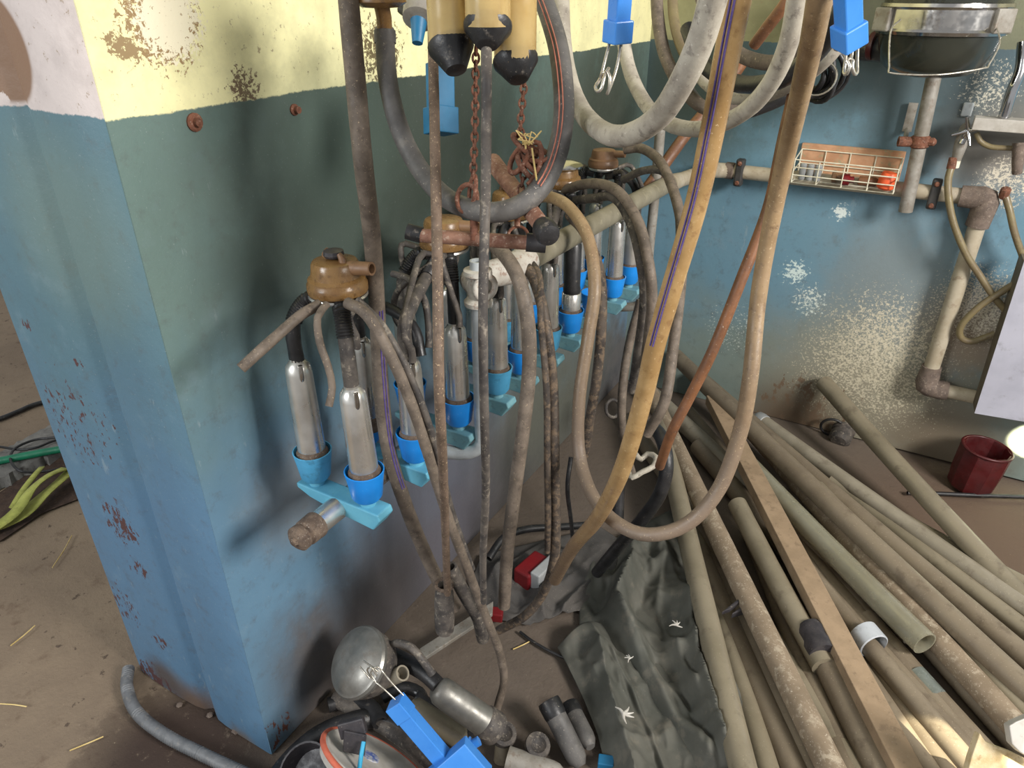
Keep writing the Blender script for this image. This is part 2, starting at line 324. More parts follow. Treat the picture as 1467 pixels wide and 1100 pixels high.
m_back = wall_mat('blue_back_wall_paint', (150,148,112), (106,142,160), (120,134,128), 1.355,
    [(WB(1140,600), .05, .35, 30, .72)],
    chipcol=(110,92,74), zr=(.2, .62),
    stain_shade=[(WB(1240,580), .1, .62, (140,134,116), .95), (WB(1280,400), .05, .38, (124,132,132), .8), (WB(1430,200), .05, .28, (138,128,116), .9), (WB(1330,60), .1, .55, (74,86,88), .9), (WB(1130,610), .05, .3, (96,78,60), .9), (WB(1400,480), .05, .25, (150,130,108), .8), (WB(990,110), .1, .48, (64,76,70), 1.0), (WB(1350,640), .05, .3, (112,100,84), .9)],  # the blob nearest the left corner darkens the wall there
    speckle=[(WB(1250,520), .05, .48, (196,188,164), 170, .70), (WB(1270,480), .05, .34, (206,198,176), 110, .74), (WB(1400,440), .03, .26, (206,198,178), 140, .69), (WB(1420,130), .02, .16, (200,196,180), 150, .73), (WB(1140,390), .01, .09, (208,224,220), 60, .68), (WB(1205,305), .0, .05, (216,226,222), 70, .66), (WB(1050,470), .05, .25, (196,204,196), 120, .78), (WB(1440,260), .03, .14, (206,198,180), 130, .70), (WB(1160,430), .02, .12, (206,214,206), 80, .72)])
def floor_mat():
    n = NT('dirty_concrete_floor'); x, y, z = n.xyz()
    a = n.noise(1.6, 6, .65); b = n.noise(12, 6, .7); c = n.noise(60, 6, .75)
    col = n.mix(n.ramp(a, .35, .65), lin((122,106,88)), lin((138,121,100)))
    col = n.mix(n.ramp(b, .55, .75, 0, .7), col, lin((92,72,56)))
    col = n.mix(n.ramp(n.noise(30, 5, .7), .63, .68, 0, .7), col, lin((58,44,36)))
    d = n.ramp(x, -.35, .05)
    col = n.mix(n.math('MULTIPLY', d, .8), col, lin((88,79,72)))
    dirt = n.blob(P(250,1080,'z',0), .08, .32)
    col = n.mix(n.math('MULTIPLY', dirt, n.ramp(n.math('ADD', b, n.math('MULTIPLY', dirt, .2)), .5, .62)), col, lin((58,44,36)))
    col = n.mix(n.math('MULTIPLY', n.blob(P(1400,760,'z',0), .1, .6), .8), col, lin((98,78,62)))
    col = n.mix(n.ramp(n.noise(150, 4, .75), .70, .73, 0, .8), col, lin((206,190,160)))
    n.bump(n.math('ADD', b, n.math('MULTIPLY', c, .6)), .6, .008)
    return n.out(col, .9)
m_floor = floor_mat()
# ------------------------------------------------------------------ room shell
def structure(name, mb, m, **k): o = mb.build(name, m, loc=(0,0,0), **k); tag(o, kind='structure'); return o
g = MB(); NX, NY = 90, 90
xs = np.linspace(-5, 4, NX); ys = np.linspace(-2.5, 5, NY)
v = [(a, b, -.002+.004*math.sin(a*3.1+b*1.7)*math.sin(b*2.3)-.004) for b in ys for a in xs]
g.add(v, [(j*NX+i, j*NX+i+1, (j+1)*NX+i+1, (j+1)*NX+i) for j in range(NY-1) for i in range(NX-1)])
fl = structure('floor', g, m_floor, smooth=60)
HT = 2.7
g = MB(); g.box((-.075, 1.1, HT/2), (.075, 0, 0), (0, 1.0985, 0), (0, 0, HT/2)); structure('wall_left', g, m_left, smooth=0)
def profile(pts, z0, z1, zs=2):
    mb = MB(); n = len(pts); rings = []
    for i in range(zs+1):
        zz = z0+(z1-z0)*i/zs; rings.append([(a, b, zz) for a, b in pts])
    mb.ring_surface(rings); return mb
rnd = [(-.0015, .1), (-.0005, .004), (-.004, 0), (-.10, -.002), (-.15, -.001), (-.175, .001), (-.190, .007), (-.201, .016), (-.211, .016), (-.226, .004), (-.250, -.001), (-.30, -.004), (-.38, -.005), (-.455, -.002), (-.470, .006), (-.4745, .02), (-.474, .1)]
structure('trim_1', profile(rnd, 0, HT), m_end, smooth=50)
g = MB(); g.box((1.8, YB+.1, HT/2), (2.0, 0, 0), (0, .1, 0), (0, 0, HT/2)); structure('wall_back', g, m_back, smooth=0)
# ------------------------------------------------------------------ kinds of things
def hose(name, label, cat, pts, D, m, group=None, stripes=None, seg=14, hollow=.68, jit=.014, ends=None, world=False, step=.012):
    pp = pts if world else DP(pts, D/2)
    loc = pp[-1] if len(pp) else (0,0,0)
    path = catmull(pp, step); lo = min(path, key=lambda q: q[2])
    o = MB().sweep(pp, D/2, seg, hollow, jit=jit, step=step).build(name, m, smooth=60, loc=lo)
    tag(o, label, cat, group)
    if stripes:
        sm, offs, w, a, b = stripes
        for off in offs:
            T, N, B = frames(path); s = MB(); rows = []
            i0, i1 = int(a*(len(path)-1)), int(b*(len(path)-1))
            for i in range(i0, i1+1):
                p = path[i]; t = T[i]; vdir = CAM-p; vdir = _u(vdir-t*(t@vdir)); side = np.cross(t, vdir)
                ang = math.radians(off); c = vdir*math.cos(ang)+side*math.sin(ang); e = np.cross(t, c)
                q = D/2*1.02; h = w/2
                rows.append([p+c*(q+.0004)-e*h, p+c*(q+.0012)-e*h*.6, p+c*(q+.0012)+e*h*.6, p+c*(q+.0004)+e*h, p+c*(q*.9)+e*h, p+c*(q*.9)-e*h])
            s.ring_surface(rows); st = s.build('stripe', sm, parent=o, smooth=60)
    return o
UP = np.array([0, 0, 1.0])
# --- teat cup shell standing mouth-down in a cup
def teat_cup(root, x, y, z0=.785, h=.165, black=False, tilt=(0, 0)):
    ax = _u(np.array([tilt[0], tilt[1], 1.0])); base = np.array([x, y, z0])
    prof = [(.0245, 0), (.0245, .01), (.0238, .05), (.0222, h-.022), (.0205, h-.010), (.0150, h-.002), (.0125, h), (.0125, h+.004)]
    if black: prof = [(.0245, 0), (.0245, .045), (.0225, .047)]
    sh = MB().lathe(base, ax, prof, 24).build('teat_cup_shell', M['steel'], parent=root, smooth=45)
    MB().lathe(base-ax*.022, ax, [(.024, -.006), (.028, 0), (.0285, .018), (.0255, .024), (.0245, .026)], 24).build('liner_mouthpiece', M['liner_brown'], parent=sh, smooth=50)
    if black:
        MB().lathe(base+ax*.046, ax, [(.0215, 0), (.0225, .012), (.021, .02), (.0205, h-.04), (.014, h-.03)], 20).build('liner', M['rubber_black'], parent=sh, smooth=50)
    else:
        s = base+ax*(h-.022)+np.array([.019, -.012, 0])
        MB().sweep([s-ax*.012-np.array([.006, -.004, 0]), s, s+ax*.022], .0038, 10, .6).build('nipple', M['steel_clean'], parent=sh, smooth=60)
    return base+ax*h
def claw(root, c, s=1.0, nozzle=(1, .1, .12), m=None, cap=True, low=True):
    m = m or M['amber']; c = np.array(c, float)
    pr = [(.020, -.030), (.042, -.028), (.0475, -.024), (.0485, -.018), (.0480, -.010), (.0455, -.006), (.0455, -.002), (.0400, .002), (.0385, .012), (.0370, .022), (.0345, .026), (.020, .029), (.008, .030)]
    b = MB().lathe(c, UP, [(a*s, q*s) for a, q in pr], 40).build('claw_bowl', m, parent=root, smooth=32)
    MB().lathe(c-UP*.0335*s, UP, [(.030*s, -.004), (.046*s, 0), (.0475*s, .003), (.046*s, .006)], 32).build('claw_base', M['steel'], parent=root, smooth=50)
    if nozzle is not None:
        d = _u(np.array(nozzle)); a0 = c+UP*.014*s+d*.02*s
        MB().sweep([a0, a0+d*.025*s, a0+d*.05*s], [.013*s, .011*s, .0105*s], 16, .7).build('outlet_nozzle', M['amber_cap'], parent=b, smooth=60)
    if cap:
        k = MB().lathe(c+UP*.032*s, UP, [(.014*s, 0), (.0165*s, .004), (.0155*s, .010), (.006*s, .013)], 14).build('claw_cap', M['black_plastic'], parent=b, smooth=25)
        for sg in (-1, 1):
            q = c+UP*.026*s+np.array([sg*.021, -.004*sg, 0])*s
            MB().sweep([q-UP*.008, q+UP*.006*s, q+UP*.014*s+np.array([-sg*.006*s, 0, 0])], [.007*s, .006*s, .004*s], 8).build('cap_lug', M['amber_cap'], parent=b, smooth=60)
    return b
def rubber_link(root, name, pts, r0, r1, m, ribbed=True):
    a = MB().sweep(pts, [r0, (r0+r1)/2, r1], 14, 0, jit=.03, step=.008); o = a.build(name, m, parent=root, smooth=60)
    if ribbed:
        path = catmull(pts, .004); k = int(len(path)*.12); T, N, B = frames(path); sl = path[k:k+14]
        MB().sweep(sl, r0*1.22, 16, 0, step=.004, rib=.88).build('ribbed_sleeve', M['rubber_black'], parent=o, smooth=20)
    return o
XI, XO = .13, .25
YS = [.142, .283, .429, .581, .690, .824, .949, 1.090, 1.231, 1.354]
def cluster(i, label, claw_c, cl_kw, cups, pulses=True):
    y0, y1 = YS[2*i], YS[2*i+1]; cc = np.array(claw_c)
    root = thing('milking_cluster', (XO, y0, .76), label, 'milking cluster', 'milking clusters parked on the wash rail')
    claw(root, cc, **cl_kw)
    for (x, y, kw) in cups:
        top = teat_cup(root, x, y, **kw); d = top-cc; d[2] = 0; dn = _u(d+1e-4)
        st = cc-UP*.042+dn*.022
        mid = cc-UP*.040+dn*.052
        pts = [st, mid, np.array([top[0]-dn[0]*.003, top[1]-dn[1]*.003, (mid[2]+top[2])/2+.01]), top-UP*.012]
        rubber_link(root, 'milk_tube', pts, .0115, .0125, M['rubber_black'] if random.random() < .4 else M['rubber_dark'])
        if pulses and not kw.get('black'):
            s = top+np.array([.019, -.012, 0])
            q = cc-UP*.030+dn*.046; sd = np.cross(dn, UP)*.02
            MB().sweep([q+sd*.4, q+dn*.035+sd+UP*.004, s+UP*.07+sd*.6, s+UP*.028, s+UP*.004], .0062, 10, .5, jit=.03).build('pulse_tube', M['rubber_dark'], parent=root, smooth=60)
    return root
K = {}
c1 = cluster(0, 'nearest milking cluster, amber claw with its nozzle open, two bright steel cups in front', (.19, .195, 1.105), dict(), [(XI, YS[0], dict(tilt=(-.04,.03), h=.175)), (XO, YS[0], dict(tilt=(-.03,0), h=.16)), (XI+.01, YS[1], {}), ], pulses=False)
c2 = cluster(1, 'second milking cluster from the front, amber claw partly behind the rusty bars', (.195, .485, 1.10), dict(s=1.0, nozzle=(1, .2, .05), cap=False), [(XO, YS[1], dict(h=.15)), (XO, YS[2], dict(h=.16)), (XI, YS[2], {}), (XI, YS[3], {})])
c3 = cluster(2, 'middle milking cluster hidden behind the draped hoses beneath the rust-brown hanger pipe', (.19, .74, 1.095), dict(nozzle=(1, .3, .1)), [(XO, YS[3], {}), (XO, YS[4], {}), (XI, YS[4], {}), (XI, YS[5], {})])
c4 = cluster(3, 'fourth milking cluster, amber claw closed by a flat steel lid', (.19, 1.00, 1.105), dict(s=.95, nozzle=None, cap=False), [(XO, YS[5], {}), (XO, YS[6], dict(black=True)), (XI, YS[6], {}), (XI, YS[7], {})])
MB().lathe((.19, 1.00, 1.129), UP, [(.044, -.004), (.049, 0), (.049, .004), (.044, .007), (.034, .011), (.018, .015), (.0, .016)], 32).build('steel_lid', M['steel_clean'], parent=c4, smooth=40)
c5 = cluster(4, 'farthest milking cluster, small dusty amber claw beside the corner', (.19, 1.245, 1.105), dict(s=.85, nozzle=(1, .1, .05), m=M['amber_cap'], cap=False), [(XO, YS[8], {}), (XO, YS[9], dict(h=.15)), (XI, YS[8], {}), (XI, YS[9], {})])
# loose pulse tubes of the nearest cluster
def part_hose(root, pts, D, m, name='pulse_tube'): MB().sweep(DP(pts, D/2), D/2, 12, .6, jit=.04).build(name, m, parent=root, smooth=60)
part_hose(c1, [(458,436,1.09),(430,452,1.07),(398,480,1.05),(370,505,1.03),(345,528,1.02)], .0165, M['rubber_brown'])
part_hose(c1, [(468,436,1.08),(455,455,1.06),(458,490,1.06),(470,525,1.07),(476,555,1.08),(471,582,1.08)], .0115, M['rubber_brown'])
part_hose(c1, [(515,432,1.16),(500,455,1.17),(510,480,1.18),(512,498,1.2)], .012, M['rubber_dark'])
part_hose(c2, [(562,392,1.3),(590,402,1.28),(608,430,1.27),(614,470,1.27),(614,498,1.27)], .0125, M['rubber_dark'])
part_hose(c2, [(620,378,1.3),(590,398,1.3),(568,420,1.31),(565,450,1.33),(578,475,1.35)], .0125, M['rubber_dark'])
part_hose(c2, [(552,440,1.3),(575,452,1.28),(595,475,1.27),(603,510,1.27)], .021, M['rubber_black'], 'milk_tube')
# hoses of the nearest cluster that fall to the floor
def add_child_hose(root, name, pts, D, m): MB().sweep(DP(pts, D/2), D/2, 14, .6, jit=.04).build(name, m, parent=root, smooth=60)
add_child_hose(c1, 'milk_tube', [(498,434,1.09),(527,452,1.07),(560,510,1.09),(588,575,1.13),(610,640,1.18),(638,730,1.28),(668,810,1.38),(700,893,1.5),(716,935,1.56),(722,975,1.6),(712,1015,1.62)], .0185, M['rubber_brown'])
add_child_hose(c1, 'pulse_tube', [(512,430,1.11),(548,468,1.1),(583,530,1.12),(610,597,1.16),(628,655,1.21),(646,730,1.3),(676,815,1.4)], .0135, M['rubber_dark'])
# --- washing brackets
def wash_bracket(i, y, label, near):
    root = thing('wash_bracket', ((XI+XO)/2, y, .68), label, 'bracket', 'blue wash cups on the rail')
    mb = MB(); w = .019; z0, z1 = .686, .712
    cm = M['cyan'] if i < 2 else M['cyan_aged']
    pf = [(XI-.034, z1), (XO+.036, z1), (XO+.040, z1-.012), (XO+.022, z0-.012), (.19, z0-.006), (XI-.004, z0+.004), (XI-.034, z1-.010)]
    mb.prism([(a, y-w, b) for a, b in pf], (0, 2*w, 0)); mb.build('bracket_plate', cm, parent=root, smooth=0, bevel=.0025)
    for x in (XI, XO):
        c = np.array([x, y, z1])
        q = M['blue_faded'] if (i == 0 and x == XI) or i in (3, 5) else M['blue']
        cup = MB().lathe(c+UP*.012, UP, [(.012, 0), (.023, .002), (.027, .008), (.0315, .042), (.0345, .060), (.0325, .0605), (.0285, .040), (.024, .012), (.0, .010)], 28).build('wash_cup', q, parent=root, smooth=40)
        MB().lathe(c-UP*.001, UP, [(.014, 0), (.014, .006), (.012, .014)], 18).build('cup_stem', cm, parent=cup, smooth=40)
places = ['nearest', 'second', 'third', 'fourth', 'fifth', 'sixth', 'seventh', 'eighth', 'ninth', 'farthest']
for i, y in enumerate(YS):
    wash_bracket(i, y, f'{places[i]} light blue bracket on the wash rail with its pair of blue cups' if i not in (0, 9) else f'{places[i]} light blue bracket of the row with its pair of blue cups', i < 2)
r = thing('wash_rail', (.19, .7, .66), 'grey metal wash rail along the wall below the blue cups, crusty cap on its end', 'pipe')
MB().sweep([(.19, .055, .690), (.19, 1.42, .690)], .0215, 20, .0).build('rail_pipe', M['steel'], parent=r, smooth=60)
MB().lathe((.19, .076, .690), (0, -1, 0), [(.023, 0), (.0245, .003), (.0235, .03), (.0195, .034), (.0225, .037), (.023, .048), (.017, .053), (.008, .055), (.006, .060), (.0, .061)], 22).build('end_cap', M['liner_brown'], parent=r, smooth=40)
# --- support pipes, beam, wall rail
r = thing('support_pipe', P(687, 640, 'x', .30), 'pale galvanised support pipe bent to the wall below the second cluster', 'pipe')
zt = P(686, 372, 'x', .30)[2]; pv = P(687, 500, 'x', .30)
x0, y0 = pv[0], pv[1]; zb = P(687, 650, 'x', .30)[2]
MB().sweep([(x0, y0, zt), (x0, y0, zt-.1), (x0, y0, zb+.06), (x0, y0, zb+.025), (x0-.012, y0-.006, zb+.004), (x0-.04, y0-.02, zb-.006), (x0-.11, y0-.045, zb-.004), (x0-.17, y0-.05, zb)], .0145, 16, .75).build('bent_pipe', M['galv'], parent=r, smooth=60)
fc = np.array([x0, y0, zt-.045])
MB().lathe(fc-UP*.012, UP, [(.0145, -.030), (.026, -.028), (.027, -.020), (.0195, -.012), (.0195, .026), (.027, .032), (.026, .040), (.0145, .042)], 18).build('clamp_collar', M['cast'], parent=r, smooth=40)
bx = .19; zbm = .937; ba, bb = P(722, 390, 'x', .30), P(958, 263, 'x', .30)
g = MB(); g.sweep([fc+np.array([.005, 0, 0]), fc+np.array([-.03, .035, -.005]), ba+(bb-ba)*.02, ba+(bb-ba)*.09], [.026, .024, .029, .031], 20, .0); g.build('clamp_sleeve', M['cast'], parent=r, smooth=60)
MB().torus(fc+np.array([.018, -.004, -.002]), (1, -.5, 0), .021, .006).build('clamp_rim', M['cast'], parent=r, smooth=60)
g = MB().sweep([ba, (ba+bb)/2, bb], .0245, 24, .85, step=.03).build('grey_beam_pipe', M['beam'], smooth=60)
tag(g, 'straight grey tube running above the steel cups from clamp to corner', 'pipe')
px2 = P(934, 330, 'x', .27); 
g = MB().sweep([P(946, 185, 'x', .27), P(938, 280, 'x', .27), P(930, 360, 'x', .27), P(926, 415, 'x', .27), P(915, 436, 'x', .25), P(893, 440, 'x', .20), P(880, 438, 'x', .16)], .0145, 16, .7).build('support_pipe', M['galv_dirty'], smooth=60)
tag(g, 'dull galvanised support pipe near the corner, bent under the farthest cups', 'pipe')
r = thing('wall_rail_pipe', (.7, YB-.06, .945), 'cream pipe running level along the back wall below the wire basket, elbow at its end', 'pipe')
yr = YB-.05; zr = .948
MB().sweep([(.27, yr, zr), (.7, yr, zr), (1.10, yr, zr)], .0235, 22, .0, step=.05).build('level_pipe', M['cream'], parent=r, smooth=60)
MB().sweep([bb, bb*.6+np.array([.30, 1.94, .955])*.4, (.302, 1.92, .957), (.315, 1.985, zr), (.36, yr, zr)], [.027, .022, .024, .027, .026], 20).build('corner_elbow', M['cream'], parent=r, smooth=60)
MB().lathe((.335, yr, zr), (1, 0, 0), [(.024, 0), (.0285, .003), (.0285, .03), (.024, .033)], 20).build('pipe_collar', M['pipe_joint'], parent=r, smooth=40)
ex = 1.128
MB().sweep([(1.06, yr, zr), (1.10, yr, zr), (ex, yr, zr-.002), (ex+.003, yr, zr-.03), (ex, yr, zr-.085)], [.032, .034, .037, .034, .033], 20).build('pipe_elbow', M['pipe_joint'], parent=r, smooth=60)
MB().sweep([(ex, yr, zr-.07), (ex, yr, .6), (ex, yr, .34)], .0245, 22, step=.05).build('down_pipe', M['cream'], parent=r, smooth=60)
MB().sweep([(ex, yr, .375), (ex, yr, .33), (ex+.002, yr, .305), (ex+.03, yr, .295), (ex+.07, yr, .297)], [.031, .034, .036, .033, .031], 20, jit=.05).build('pipe_elbow', M['pipe_joint'], parent=r, smooth=60)
MB().sweep([(ex+.06, yr, .297), (ex+.12, yr, .297), (ex+.2, yr, .297)], .023, 18).build('level_pipe', M['cream'], parent=r, smooth=60)
def pipe_clip(px, py, rusty):
    q = P(px, py, 'y', yr-.024); root = thing('pipe_clip', q, 'black clip holding the back wall pipe, ' + ('between the basket and the elbow' if rusty else 'left of the wire basket'), 'pipe clip', 'clips on the back wall pipe')
    b = MB().box((q[0], yr-.012, zr), (.014, 0, 0), (0, .017, 0), (0, 0, .046)); b.build('clip_body', M['clip_black'], parent=root, smooth=0, bevel=.006)
    for s in (-1, 1): MB().lathe((q[0], yr-.029, zr+s*.033), (0, -1, 0), [(.008, 0), (.008, .003), (.005, .006)], 10).build('screw', M['rust'], parent=root, smooth=40)
pipe_clip(1058, 250, False); pipe_clip(1338, 280, True)
# jar outlet pipe with rusty clamp
r = thing('drain_pipe', P(1297, 300, 'y', 1.97), 'grey upright pipe under the dark jar with a rusty clamp and cut lower end', 'pipe')
a, b = P(1342, 90, 'y', 1.965), P(1297, 303, 'y', 1.965)
MB().sweep([a, (a+b)/2, b], .0205, 20, .8, step=.05).build('upright_pipe', M['galv_dirty'], parent=r, smooth=60)
q = P(1318, 203, 'y', 1.965); dv = _u(a-b)
MB().lathe(q-dv*.018, dv, [(.0215, 0), (.0265, .004), (.0265, .032), (.0215, .036)], 20).build('rusty_clamp', M['rust'], parent=r, smooth=40)
g = MB().lathe(q+np.array([-.01, 0, -.002]), (-1, -.3, 0), [(.0, 0), (.015, 0), (.015, .05), (.009, .051), (.009, .035), (0, .035)], 14); g.lathe(q, (1, -.2, .1), [(.012, 0), (.012, .038), (.006, .044)], 8); g.build('clamp_bolt', M['rust'], parent=r, smooth=40)
g = MB().box(P(1304, 168, 'y', YB-.012), (.013, 0, 0), (0, .003, 0), (0, 0, .042)); g.sweep([P(1300,185,'y',YB-.012), P(1297,200,'y',1.99), q+np.array([-.03,0,0])], .007, 8); g.build('clamp_bracket', M['galv_dirty'], parent=r, smooth=0)
# --- receiver jar
jc = P(1350, 30, 'y', 1.80); jc = np.array([jc[0], 1.80, jc[2]])
r = thing('receiver_jar', jc+np.array([0, 0, -.13]), 'round dark receiver jar with polished steel band and wire bail, top right', 'jar')
MB().lathe(jc, UP, [(.05, -.135), (.095, -.127), (.125, -.105), (.140, -.065), (.146, -.03)], 48).build('jar_bowl', M['jar'], parent=r, smooth=60)
MB().lathe(jc, UP, [(.148, -.032), (.155, -.030), (.157, -.022), (.152, -.016), (.152, .028), (.157, .034), (.155, .042), (.148, .044)], 56).build('steel_band', M['steel_clean'], parent=r, smooth=30)
MB().lathe(jc, UP, [(.149, .043), (.15, .10), (.13, .17), (.05, .2)], 48).build('jar_top', M['jar'], parent=r, smooth=60)
for sx in (-1, 1):
    e = jc+np.array([sx*.135, -.085, .004]); MB().box(e, (.020, sx*.018, 0), (.006*sx, -.006, 0), (0, 0, .028)).build('band_lug', M['galv_dirty'], parent=r, smooth=0, bevel=.004)
e = .006
w = [P(1290, 28, 'd', 1.78), P(1276, 45, 'd', 1.76), P(1274, 95, 'd', 1.74), P(1279, 105, 'd', 1.73), P(1345, 107, 'd', 1.70), P(1408, 98, 'd', 1.70), P(1417, 92, 'd', 1.71), P(1432, 62, 'd', 1.72), P(1428, 40, 'd', 1.75)]
MB().sweep(w, .0022, 8, step=.006).build('wire_bail', M['wire'], parent=r, smooth=60)
g = MB().sweep([jc+np.array([-.10, .06, -.075]), jc+np.array([-.2, .1, -.075]), jc+np.array([-.36, .12, -.06])], .034, 18).build('jar_inlet', M['rubber_black'], parent=r, smooth=60)
MB().lathe(jc+np.array([-.155, .07, -.068]), (-1, .2, 0), [(.037, 0), (.038, .01), (.036, .014)], 18).build('inlet_band', M['red_dusty'], parent=r, smooth=60)
# --- wire basket and what lies in it
def basket():
    y0, y1 = 1.925, YB-.022
    A = P(1133, 262, 'y', y0); B_ = P(1279, 277, 'y', y0); x0, x1 = A[0], B_[0]; z0 = A[2]+.002; z1 = P(1135, 228, 'y', y0)[2]; zt = P(1135, 212, 'y', y1)[2]
    r = thing('wire_basket', ((x0+x1)/2, y1, z0), 'white wire basket holding small parts on the back wall pipe', 'basket')
    wr = .0022; g = MB()
    def bar(a, b): g.sweep([a, b], wr, 6, step=.2)
    for k in range(4): z = z0+(z1-z0)*k/3; bar((x0, y0, z), (x1, y0, z))
    for k in range(5): x = x0+(x1-x0)*k/4; bar((x, y0, z0), (x, y0, z1)); bar((x, y0, z0), (x, y1, z0)); bar((x, y1, z0), (x, y1, zt)); bar((x, y0, z1), (x, y0+.004, z1))
    for k in range(3): y = y0+(y1-y0)*k/2; bar((x0, y, z0), (x1, y, z0))
    for x in (x0, x1): bar((x, y0, z1), (x, y1, zt)); bar((x, y0, (z0+z1)/2), (x, y1, (z0+zt)/2))
    bar((x0, y1, zt), (x1, y1, zt)); bar((x0, y1, (z0+zt)/2), (x1, y1, (z0+zt)/2))
    g.build('wire_frame', M['white_wire'], parent=r, smooth=60)
    b = MB().box(((x0+x1)/2, YB-.010, (z0+zt)/2+.006), ((x1-x0)/2+.004, 0, 0), (0, .0095, 0), (0, 0, (zt-z0)/2+.012)).build('wooden_board', M['wood'], smooth=0, bevel=.002); tag(b, 'bare wooden board on the back wall behind the wire basket', 'board')
    ym = (y0+y1)/2
    for i, k in enumerate((0, 1, 2)):
        x = x0+.022+k*.024
        for zz in (0,):
            o = MB().lathe((x, ym, z0+.0035), UP, [(.011, 0), (.0115, .004), (.010, .012), (.0115, .02), (.0115, .046), (.007, .05)], 14).build('grey_rubber_stopper', M['grey_plastic'], smooth=40)
            tag(o, ['first', 'second', 'third'][i]+' small grey stopper from the left standing in the wire basket', 'stopper', 'grey stoppers in the wire basket')
    o = MB().lathe((x0+.115, ym-.01, z0+.024), (1, .1, 0), [(.012, 0), (.020, .003), (.020, .012), (.012, .016), (.012, .05), (.016, .054)], 18).build('amber_fitting', M['amber_cap'], smooth=40); tag(o, 'amber plastic fitting lying in the middle of the wire basket', 'fitting')
    o = MB().lathe((x0+.150, y0+.02, z0+.022), (1, 0, .1), [(.010, 0), (.018, .003), (.018, .02), (.010, .024), (.010, .035)], 18).build('red_fitting', M['red'], smooth=40); tag(o, 'bright red plastic fitting behind the basket wires', 'fitting')
    o = MB().lathe((x0+.195, ym, z0+.018), (1, .05, 0), [(.009, 0), (.0145, .002), (.0145, .05), (.008, .06)], 16).build('brown_fitting', M['brown_hose'], smooth=40); tag(o, 'rust-brown tube stub lying between the red and orange pieces', 'fitting')
    o = MB().lathe((x1-.028, y0+.035, z0+.004), (.1, 0, 1), [(.020, 0), (.026, .006), (.026, .028), (.022, .05), (.02, .052)], 18).build('orange_cap', M['orange'], smooth=40); tag(o, 'bright orange plastic cap at the right end of the wire basket', 'cap')
basket()
# --- washing place at the right
zs = P(1398, 178, 'y', 1.92)[2]; xs0 = P(1394, 178, 'y', 1.92)[0]
g = MB().box((xs0+.25, 1.955, zs), (.25, 0, 0), (0, .03, 0), (0, 0, .0165)).build('white_shelf_rail', M['cream'], smooth=0, bevel=.002); g.data.materials[0] = M['pan']; tag(g, 'chipped white level rail right of the cross-handled tap', 'rail')
g = MB().sweep([P(1466, 60, 'y', 1.97), P(1462, 100, 'y', 1.955), P(1450, 130, 'y', 1.95), P(1438, 168, 'y', 1.955)], .015, 18).build('chrome_pipe', M['chrome'], smooth=60); tag(g, 'bent chrome pipe coming down onto the white rail', 'pipe')
g = MB().sweep([P(1399, 190, 'y', 1.97), P(1404, 202, 'y', 1.97), P(1418, 210, 'y', 1.97), P(1440, 212, 'y', 1.97), P(1480, 213, 'y', 1.97)], .0075, 12).build('brass_pipe', M['strap'], smooth=60); g.data.materials[0] = M['olive_hose']; tag(g, 'thin olive brass pipe bending below the white rail', 'pipe')
r = thing('water_tap', P(1378, 225, 'y', 1.99), 'wall tap with a chrome cross handle above the rubber hose', 'tap')
q = P(1377, 205, 'y', 1.985)
MB().sweep([q+np.array([0, .05, .04]), q+np.array([0, 0, .035]), q, q-UP*.05], [.012, .016, .018, .013], 16).build('tap_body', M['galv_dirty'], parent=r, smooth=60)
h = P(1387, 187, 'y', 1.955); g = MB()
for k in range(4):
    a = math.radians(20+90*k); d = np.array([math.cos(a), -.25, math.sin(a)]); g.sweep([h, h+d*.02, h+d*.042], [.007, .006, .0045], 10)
g.build('cross_handle', M['chrome'], parent=r, smooth=60)
MB().sweep([q+np.array([.0, -.02, 0]), (q+h)/2, h], .009, 12).build('tap_stem', M['chrome'], parent=r, smooth=60)
MB().box(P(1386, 157, 'y', YB-.008), (.014, 0, 0), (0, .004, 0), (0, 0, .02)).build('wall_lug', M['galv'], parent=r, smooth=0, bevel=.004)
MB().lathe(q-UP*.05, (0, 0, -1), [(.013, 0), (.013, .02), (.011, .022)], 16).build('brass_collar', M['white_wire'], parent=r, smooth=40)
hs = hose('rubber_hose', 'olive rubber hose hanging from the tap and slipping behind the metal panel', 'hose', [P(1367,228,'y',1.98), P(1358,262,'y',1.96), P(1364,312,'y',1.95), P(1383,362,'y',1.955), P(1404,395,'y',1.965), P(1424,425,'y',1.97), P(1450,455,'y',1.985)], .021, M['olive_hose'], world=True)
pp = [P(1366,226,'y',1.98), P(1362,242,'y',1.972)]; MB().sweep(pp, .0125, 14).build('hose_clamp', M['rust'], parent=hs, smooth=60)
hose('rubber_hose', 'olive hose looping out from behind the left edge of the metal panel', 'hose', [P(1460,402,'y',1.985), P(1435,418,'y',1.965), P(1402,440,'y',1.96), P(1378,465,'y',1.965), P(1376,482,'y',1.975), P(1392,489,'y',1.985), P(1425,478,'y',2.0)], .021, M['olive_hose'], world=True)
hose('rubber_hose', 'short olive hose between the rusty elbow screw and the metal panel', 'hose', [P(1438,272,'y',1.99), P(1446,300,'y',1.98), P(1454,335,'y',1.98), P(1468,375,'y',1.99)], .02, M['olive_hose'], world=True)
g = MB().lathe(P(1437, 283, 'y', 1.99), (0, -.4, 1), [(.012, 0), (.014, .01), (.014, .03), (.008, .034)], 8).build('rusty_plug', M['rust'], smooth=30); tag(g, 'square rusty plug above the dark pipe elbow', 'plug')
g = MB().sweep([P(1462,205,'y',1.96), P(1458,232,'y',1.95), P(1457,248,'y',1.955)], [.02,.016,.013], 14).build('shut_off_valve', M['pipe_joint'], smooth=40); tag(g, 'corroded little valve at the right edge under the white rail', 'valve')
